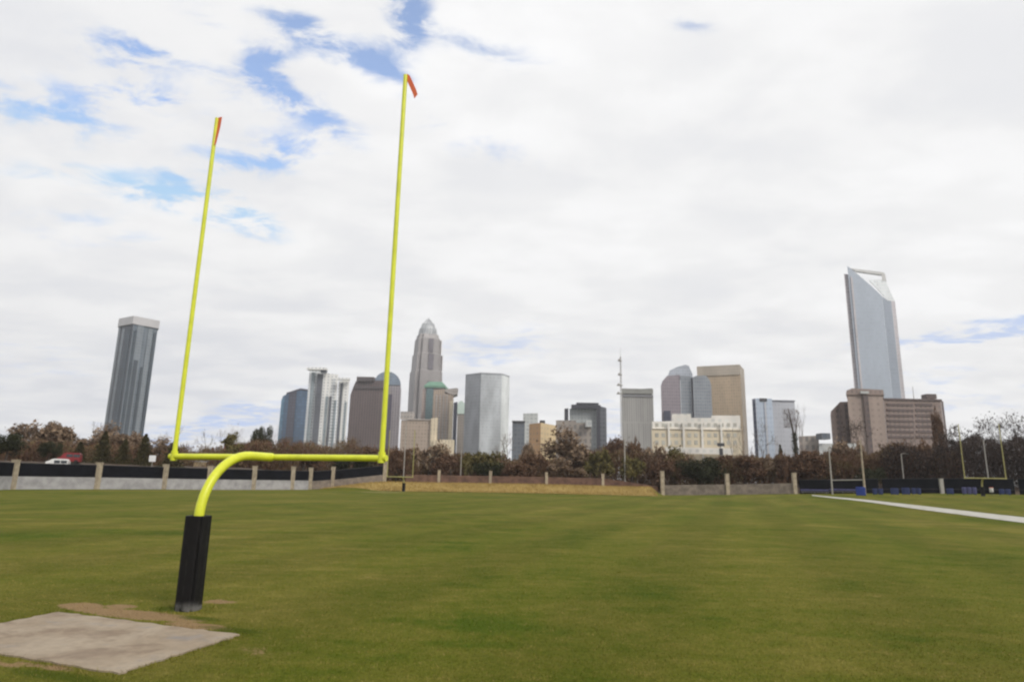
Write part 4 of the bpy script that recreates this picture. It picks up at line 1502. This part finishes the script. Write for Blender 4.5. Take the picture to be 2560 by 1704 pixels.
def cloud_crown(seed, kind):
    """evergreen crowns: leaves through a volume, thicker towards the outside, with gaps"""
    g = np.random.default_rng(seed)
    if kind == 'cone':
        n = 3600
        h = g.random(n) ** 1.25
        lay = (np.floor(h * 15) + g.random(n) * .7) / 15
        r = (1 - lay) ** .9 * .30 * np.sqrt(g.random(n)) * (1 + .22 * np.sin(g.random() * 6 + lay * 40)) + .01
        a = g.uniform(0, 6.283, n)
        r = r * (1 + .25 * np.sin(a * 3 + lay * 9))
        P = np.stack([r * np.cos(a), r * np.sin(a), .06 + lay * .94 - r * .25], 1)
        size = .035
    else:
        n = 4200
        nb = 26
        cen = g.normal(0, 1, (nb, 3))
        cen /= np.linalg.norm(cen, axis=1)[:, None]
        cen *= (g.random(nb) ** .4 * .36)[:, None]
        cen *= np.array([1, 1, .85])
        b = g.integers(0, nb, n)
        v = g.normal(0, 1, (n, 3))
        v /= np.linalg.norm(v, axis=1)[:, None]
        P = cen[b] + v * (g.random(n)[:, None] ** .33) * (g.uniform(.09, .17, nb)[b])[:, None]
        P[:, 2] = P[:, 2] + .52
        P[:, 2] = np.maximum(P[:, 2], .03)
        size = .034
    A = g.normal(0, 1, (n, 3))
    A *= size / np.linalg.norm(A, axis=1)[:, None]
    B = g.normal(0, 1, (n, 3))
    B *= size / np.linalg.norm(B, axis=1)[:, None]
    V = np.stack([P - A * .5, P + A * .7, P + B], 1).reshape(-1, 3)
    tr = MB()
    tr.tube([(0, 0, -.03), (.01, 0, .3), (0, .01, .62)], [.028, .02, .008], 6, False)
    for k in range(7):
        a = k * 2.4
        tr.tube([(0, 0, .2 + .05 * k), (.14 * math.cos(a), .14 * math.sin(a), .32 + .06 * k)], [.01, .004], 4, False)
    return tr.mesh('trunk'), V, np.arange(n * 3).reshape(-1, 3), 1.0


def mesh_of(V, Fc, name):
    o = np_mesh(name, V, Fc, M['twig'])
    me = o.data
    bpy.data.objects.remove(o)
    me.materials.clear()
    return me


KIND = {}


def protos(key, gens, mats):
    out = []
    for me, V, Fc, zmax in gens:
        leafy_ = key in ('dry', 'rust', 'olive', 'ever')
        out.append((me, mesh_of(V, Fc, 'crown'), np.percentile(V[:, 2], 96) if leafy_ else zmax * .97, np.percentile(np.abs(V[:, :2]), 97)))
    KIND[key] = (out, mats)


protos('bare', [limb_tree(s, 10, .75, 6, .2, 2, .22, 0, twig_w=.05, ratio=.76) for s in (1, 2, 3)], (M['bark'], M['twig']))
protos('pale', [limb_tree(s, 10, .6, 6, .24, 2, .3, 0, twig_w=.035, ratio=.75) for s in (11, 12)], (M['pale_bark'], M['twig_pale']))
protos('dark', [limb_tree(s, 10, .7, 6, .22, 2, .25, 1, .22, twig_w=.05, ratio=.77) for s in (21, 22, 23)], (M['bark'], M['twig_dark']))
protos('dry', [limb_tree(s, 10, .85, 5, .16, 3, .12, 5, .34, twig_w=.05, ratio=.73) for s in (31, 32, 33)], (M['bark'], M['dry_leaf']))
protos('rust', [limb_tree(s, 10, .9, 5, .13, 3, .1, 9, .27, twig_w=.05, ratio=.74) for s in (41, 42)], (M['bark'], M['rust_leaf']))
protos('olive', [limb_tree(s, 10, .9, 5, .12, 3, .1, 7, .36, twig_w=.05, ratio=.74) for s in (51, 52)], (M['bark'], M['olive_leaf']))
protos('cone', [cloud_crown(s, 'cone') for s in (61, 62)], (M['bark'], M['conifer_leaf']))
protos('ever', [cloud_crown(s, 'ball') for s in (71, 72)], (M['bark'], M['ever_leaf']))
NAMES = dict(bare=('bare_tree', 'tree'), pale=('bare_tree', 'tree'), dark=('bare_tree', 'tree'), dry=('leafy_tree', 'tree'), rust=('rust_shrub', 'shrub'),
             olive=('olive_shrub', 'shrub'), cone=('conifer', 'tree'), ever=('evergreen_shrub', 'shrub'))
_cnt = {}


def tree(kind, px, ytop, depth, label, wide=None, group=None):
    """wide: crown width in px of the photo"""
    ps, mats = KIND[kind]
    k = _cnt.get(kind, 0)
    _cnt[kind] = k + 1
    tm, cm, zmax, rad = ps[k % len(ps)]
    q = at(px, 1205, depth)
    z0 = tz(q.x, q.y) if depth < 380 else GZ
    H = at(px, ytop, depth).z - z0
    s = H / zmax
    sx = s
    if wide: sx = (wide / F * depth * .5 * 1.05) / rad
    name, cat = NAMES[kind]
    root = thing(name, label, cat, (q.x, q.y, z0 - .1), group, rz=k * 2.39996)
    root.scale = (sx, sx, s)
    for nm, me, mt in (('trunk', tm, mats[0]), ('crown', cm, mats[1])):
        if not me.materials: me.materials.append(mt)
        o = bpy.data.objects.new(nm, me)
        COL.objects.link(o)
        o.parent = root


LT = [
    ('ever', 4, 1086, 122, 'dark evergreen shrub at the extreme left edge above the windscreen', 80),
    ('bare', 62, 1056, 150, 'spreading bare brown tree, tallest at the far left end', 95),
    ('dry', 106, 1072, 155, 'tan-leaved tree between the far left bare tree and the vans', 112),
    ('ever', 112, 1106, 134, 'dark round evergreen shrub directly left of the white van', 44),
    ('dry', 152, 1070, 160, 'tan-leaved tree rising behind the white and red vans', 112),
    ('cone', 187, 1103, 138, 'small green conifer right behind the red van', 36),
    ('bare', 200, 1050, 165, 'bare brown tree halfway between the red van and the dark glass tower', 80),
    ('dry', 228, 1074, 158, 'tan-leaved tree touching the left edge of the dark glass tower', 90),
    ('cone', 246, 1078, 132, 'dark conifer before the left edge of the dark glass tower', 44),
    ('dry', 275, 1090, 160, 'low tan-leaved tree under the middle of the dark glass tower', 92),
    ('cone', 299, 1096, 131, 'dark conifer below the middle of the dark glass tower', 36),
    ('dry', 325, 1092, 162, 'low tan-leaved tree under the right half of the dark glass tower', 84),
    ('cone', 350, 1084, 133, 'olive conifer before the right edge of the dark glass tower', 40),
    ('dry', 386, 1104, 160, 'low tan-leaved tree between the dark tower and the left upright', 90),
    ('pale', 418, 1062, 190, 'pale bare tree right behind the left upright of the near goalpost', 60),
    ('cone', 424, 1102, 134, 'dark conifer at the left end of the near crossbar', 48),
    ('bare', 497, 1070, 200, 'round bare tree just right of the left upright', 66),
    ('pale', 547, 1050, 215, 'tall thin pale bare tree midway above the crossbar', 62),
    ('pale', 582, 1070, 205, 'shorter pale bare tree right of the tall thin pale one', 56),
    ('olive', 566, 1096, 165, 'rounded olive shrub above the top of the gooseneck bend', 50),
    ('ever', 645, 1074, 200, 'small round dark green tree alone left of the blue glass block', 46),
    ('pale', 674, 1056, 235, 'faint pale bare tree beside the blue glass block', 40),
    ('bare', 735, 1092, 210, 'low bare tree at the foot of the blue glass block', 70),
    ('bare', 800, 1088, 210, 'low bare tree at the foot of the white tower', 76),
    ('bare', 868, 1092, 205, 'low bare tree at the foot of the brown block', 74),
    ('rust', 925, 1126, 175, 'rust brown shrub left of the right upright base', 60),
    ('rust', 990, 1130, 172, 'rust brown shrub behind the left upright of the distant goalpost', 58),
    ('dry', 1074, 1120, 175, 'brown leafy tree at the foot of the cream corner block', 74),
    ('rust', 1122, 1142, 172, 'low rust shrub at the right foot of the beige tower', 62),
    ('olive', 1176, 1138, 174, 'olive shrub at the left foot of the faceted tower', 60),
    ('olive', 1226, 1142, 172, 'olive shrub at the right foot of the faceted tower', 66),
    ('ever', 1222, 1158, 167, 'low dark evergreen shrub below the right olive shrub', 70),
    ('bare', 1256, 1080, 185, 'bare tree before the right edge of the faceted tower', 66),
    ('dry', 1300, 1120, 190, 'low brown leafy tree below the small dark grey block', 60),
    ('rust', 1340, 1144, 170, 'rust shrub below the orange-tan block', 70),
    ('dark', 1392, 1076, 200, 'dark bare tree left of the big round brown tree', 60),
    ('dry', 1440, 1090, 185, 'big round brown tree before the black framed block', 124),
    ('olive', 1490, 1136, 172, 'olive brown shrub right of the big round tree', 62),
    ('rust', 1540, 1106, 190, 'orange-brown shrub left of the pale pole', 50),
    ('rust', 1584, 1114, 186, 'orange-brown shrub right of the pale pole', 52),
    ('dry', 1628, 1126, 182, 'brown leafy tree at the left end of the cream block', 60),
    ('olive', 1690, 1136, 176, 'olive shrub under the left part of the cream block', 66),
    ('ever', 1750, 1150, 166, 'large dark evergreen bush behind the brown stone fence', 104),
    ('rust', 1805, 1146, 172, 'rust shrub right of the large dark bush', 76),
    ('pale', 1838, 1070, 235, 'faint bare tree before the right end of the cream block', 50),
    ('bare', 1872, 1064, 230, 'bare reddish tree in the gap left of the pale blue block', 52),
    ('bare', 1918, 1044, 225, 'bare tree before the middle of the pale blue block', 72),
    ('cone', 1956, 1112, 190, 'small olive conifer left of the ivy-covered trunk', 26),
    ('pale', 2016, 1006, 225, 'tall sparse pale bare tree in the gap right of the pale blue block', 46),
    ('dark', 2172, 1040, 190, 'brown bare tree before the tower of the stone complex', 92),
    ('bare', 2275, 1088, 200, 'low bare tree under the window bands of the stone complex', 70),
    ('bare', 2326, 1080, 195, 'bare tree before the right end of the stone complex', 60),
    ('rust', 2358, 1052, 210, 'slim reddish sapling at the right corner of the stone complex', 30),
    ('dark', 2388, 1062, 175, 'dark bare tree left of the far right goalpost', 64),
    ('dark', 2440, 1030, 172, 'tall dark bare tree inside the far right goalpost', 96),
    ('dark', 2502, 1036, 168, 'dark bare tree at the right upright of the far right goalpost', 84),
    ('dark', 2546, 1026, 165, 'tall dark bare tree at the right edge of the photo', 90),
    ('dark', 2620, 1030, 165, 'dark bare tree just past the right edge of the photo', 90),
    ('rust', 1862, 1148, 168, 'rust shrub right of the second pale pier', 70),
    ('dry', 1912, 1146, 166, 'brown shrub left of the third pale pier', 66),
    ('rust', 1970, 1144, 166, 'reddish shrub right behind the third pale pier', 74),
    ('rust', 2036, 1136, 164, 'broad reddish shrub above the left end of the black screened fence', 80),
    ('dry', 1416, 1154, 168, 'low tan shrub below the big round brown tree', 72),
    ('rust', 1300, 1164, 166, 'low rust shrub just left of the fourth bank pier', 84),
    ('olive', 1580, 1150, 167, 'low olive shrub below the pale pole', 70),
    ('rust', 1668, 1158, 168, 'low rust shrub behind the tallest pale pier', 60),
    ('dark', 2230, 1100, 162, 'dark bare tree between the grey frame and the thin pole', 80),
    ('rust', 2300, 1120, 158, 'rust shrub behind the two touching blue sleds', 90),
    ('dry', 2120, 1114, 172, 'brown leafy tree between the two posts of the grey frame', 76),
    ('rust', 760, 1136, 168, 'low rust shrub behind the end of the pale panel fence', 70),
    ('ever', 880, 1142, 170, 'low dark evergreen shrub behind the short brown fence', 90),
    ('dry', 690, 1126, 175, 'low brown tree above the middle of the near crossbar', 70),
    ('ever', 2176, 1172, 152, 'low dark green shrub inside the grey twin-post frame', 60),
    ('olive', 2110, 1160, 165, 'olive shrub left of the grey twin-post frame', 70),
]
for kind, px, yt, d, lab, wd in LT:
    tree(kind, px, yt, d, lab, wd)

# tree with an ivy-covered trunk
q = at(1996, 1205, 215)
z0 = tz(q.x, q.y)
root = thing('ivy_tree', 'bare tree with its trunk wrapped in dark ivy right of the blue block', 'tree', (q.x, q.y, z0))
sc = lambda py: at(1990, py, 215).z - z0
tr = MB().tube([(0, 0, -.2), (-.2, 0, sc(1100)), (-.9, 0, sc(1060)), (-1.6, .2, sc(1020))], [.5, .4, .25, .08], 7, False)
tr.tube([(-.2, 0, sc(1100)), (.8, .2, sc(1060)), (1.6, 0, sc(1030))], [.25, .15, .06], 5, False)
tr.tube([(-.9, 0, sc(1060)), (-2.2, .4, sc(1035)), (-3.2, 0, sc(1025))], [.15, .1, .04], 5, False)
tr.build('trunk', M['bark'], root, True)
n = 2600
hh = rng.random(n)
rr_ = (1.25 - .45 * hh) * np.sqrt(rng.random(n))
aa = rng.uniform(0, 6.28, n)
Pv = np.stack([rr_ * np.cos(aa) - .2 * hh, rr_ * np.sin(aa), hh * sc(1082)], 1)
A = rng.normal(0, .2, (n, 3))
B = rng.normal(0, .2, (n, 3))
V = np.stack([Pv, Pv + A, Pv + B], 1).reshape(-1, 3)
np_mesh('ivy', V, np.arange(n * 3).reshape(-1, 3), M['ever_leaf'], root)
tw = []
for _ in range(900):
    t_ = random.random()
    b0 = Vector((random.uniform(-3.4, 1.8), random.uniform(-1, 1), sc(1070) + random.random() * (sc(1025) - sc(1070))))
    dd_ = Vector((random.gauss(0, .5), random.gauss(0, .5), random.uniform(.2, 1.2)))
    s_ = Vector((random.gauss(0, .03), random.gauss(0, .03), 0))
    tw += [b0 - s_, b0 + s_, b0 + dd_]
np_mesh('crown', np.array([tuple(v) for v in tw]), np.arange(len(tw)).reshape(-1, 3), M['twig'], root)


# undergrowth that reads as one mass
def thicket(label, tops, d0, d1, n, mat, size=.34):
    """tops: (px, top py) polyline"""
    xs_ = np.array([t[0] for t in tops], float)
    yt_ = np.array([t[1] for t in tops], float)
    px = rng.uniform(xs_[0], xs_[-1], n)
    kx = np.arange(xs_[0] - 30, xs_[-1] + 60, 13.)
    lump = np.interp(px + 9 * rng.normal(size=n), kx, rng.normal(0, 9, len(kx))) + np.interp(px, kx[::3], rng.normal(0, 7, len(kx[::3])))
    yt = np.interp(px, xs_, yt_) + lump
    dep = d0 + (d1 - d0) * rng.random(n)
    P = np.zeros((n, 3))
    for i in range(n):
        a = ray(px[i], yt[i])
        P[i] = (a.x / a.y * dep[i], perim_depth(a.x, a.y) + dep[i] if d0 < 60 else dep[i], 0)
        yy = P[i, 1]
        P[i, 0] = a.x / a.y * yy
        P[i, 2] = CH + a.z / a.y * yy
    zb = terrain(P[:, 0], P[:, 1])
    hfr = rng.random(n) ** .75
    hgt = np.maximum(P[:, 2] - zb, .6)
    z = zb + hgt * hfr
    P[:, 2] = z
    sz = size * rng.uniform(.5, 1.3, n)
    A = rng.normal(0, 1, (n, 3)) * sz[:, None]
    B = rng.normal(0, .5, (n, 3)) * sz[:, None]
    st_ = rng.random(n) < .45                        # upright stems among the leaves
    A[st_] = np.stack([rng.normal(0, .12, st_.sum()), rng.normal(0, .12, st_.sum()), rng.uniform(.8, 1.8, st_.sum())], 1)
    B[st_] = rng.normal(0, .06, (st_.sum(), 3))
    V = np.stack([P - A * .4, P + A * .6, P + B], 1).reshape(-1, 3)
    o = np_mesh('undergrowth', V, np.arange(n * 3).reshape(-1, 3), mat)
    tag(o, label, kind='stuff')
    return o


thicket('brown scrub beyond the left fence', [(-120, 1120), (60, 1112), (250, 1118), (430, 1126), (700, 1122)], 36, 62, 52000, M['thicket'])
thicket('brown scrub in front of the blue, white and brown towers', [(600, 1120), (700, 1112), (880, 1114), (1000, 1138), (1040, 1142)], 34, 60, 46000, M['thicket'])
thicket('rusty scrub behind the straw bank', [(980, 1152), (1160, 1154), (1300, 1152), (1480, 1142), (1560, 1138), (1660, 1142)], 18, 40, 60000, M['thicket'])
thicket('tall brown scrub behind the right stone fence', [(1640, 1144), (1760, 1150), (1820, 1148), (1960, 1146), (2060, 1140), (2200, 1132), (2400, 1126)], 14, 34, 80000, M['thicket'])
thicket('dense dark scrub at the far right', [(2200, 1130), (2390, 1112), (2450, 1100), (2560, 1096), (2700, 1094)], 10, 34, 56000, M['thicket_dark'])
thicket('far brown woodland closing the view between the near trees', [(-200, 1130), (300, 1134), (900, 1132), (1300, 1146), (1700, 1146), (2100, 1144), (2700, 1122)], 240, 300, 60000, M['thicket'], .9)

# ------------------------------------------------------------------ thin winter haze over the city
hb = MB().box((-50, 530, 164), (2700, 1700, 331))
m = bpy.data.materials.new('haze')
m.use_nodes = True
m.node_tree.nodes.clear()
o_ = m.node_tree.nodes.new('ShaderNodeOutputMaterial')
v_ = m.node_tree.nodes.new('ShaderNodeVolumePrincipled')
v_.inputs['Color'].default_value = (.97, .98, 1, 1)
v_.inputs['Density'].default_value = .00015
v_.inputs['Anisotropy'].default_value = 0.2
m.node_tree.links.new(v_.outputs[0], o_.inputs['Volume'])
tag(hb.build('haze', m), kind='stuff')
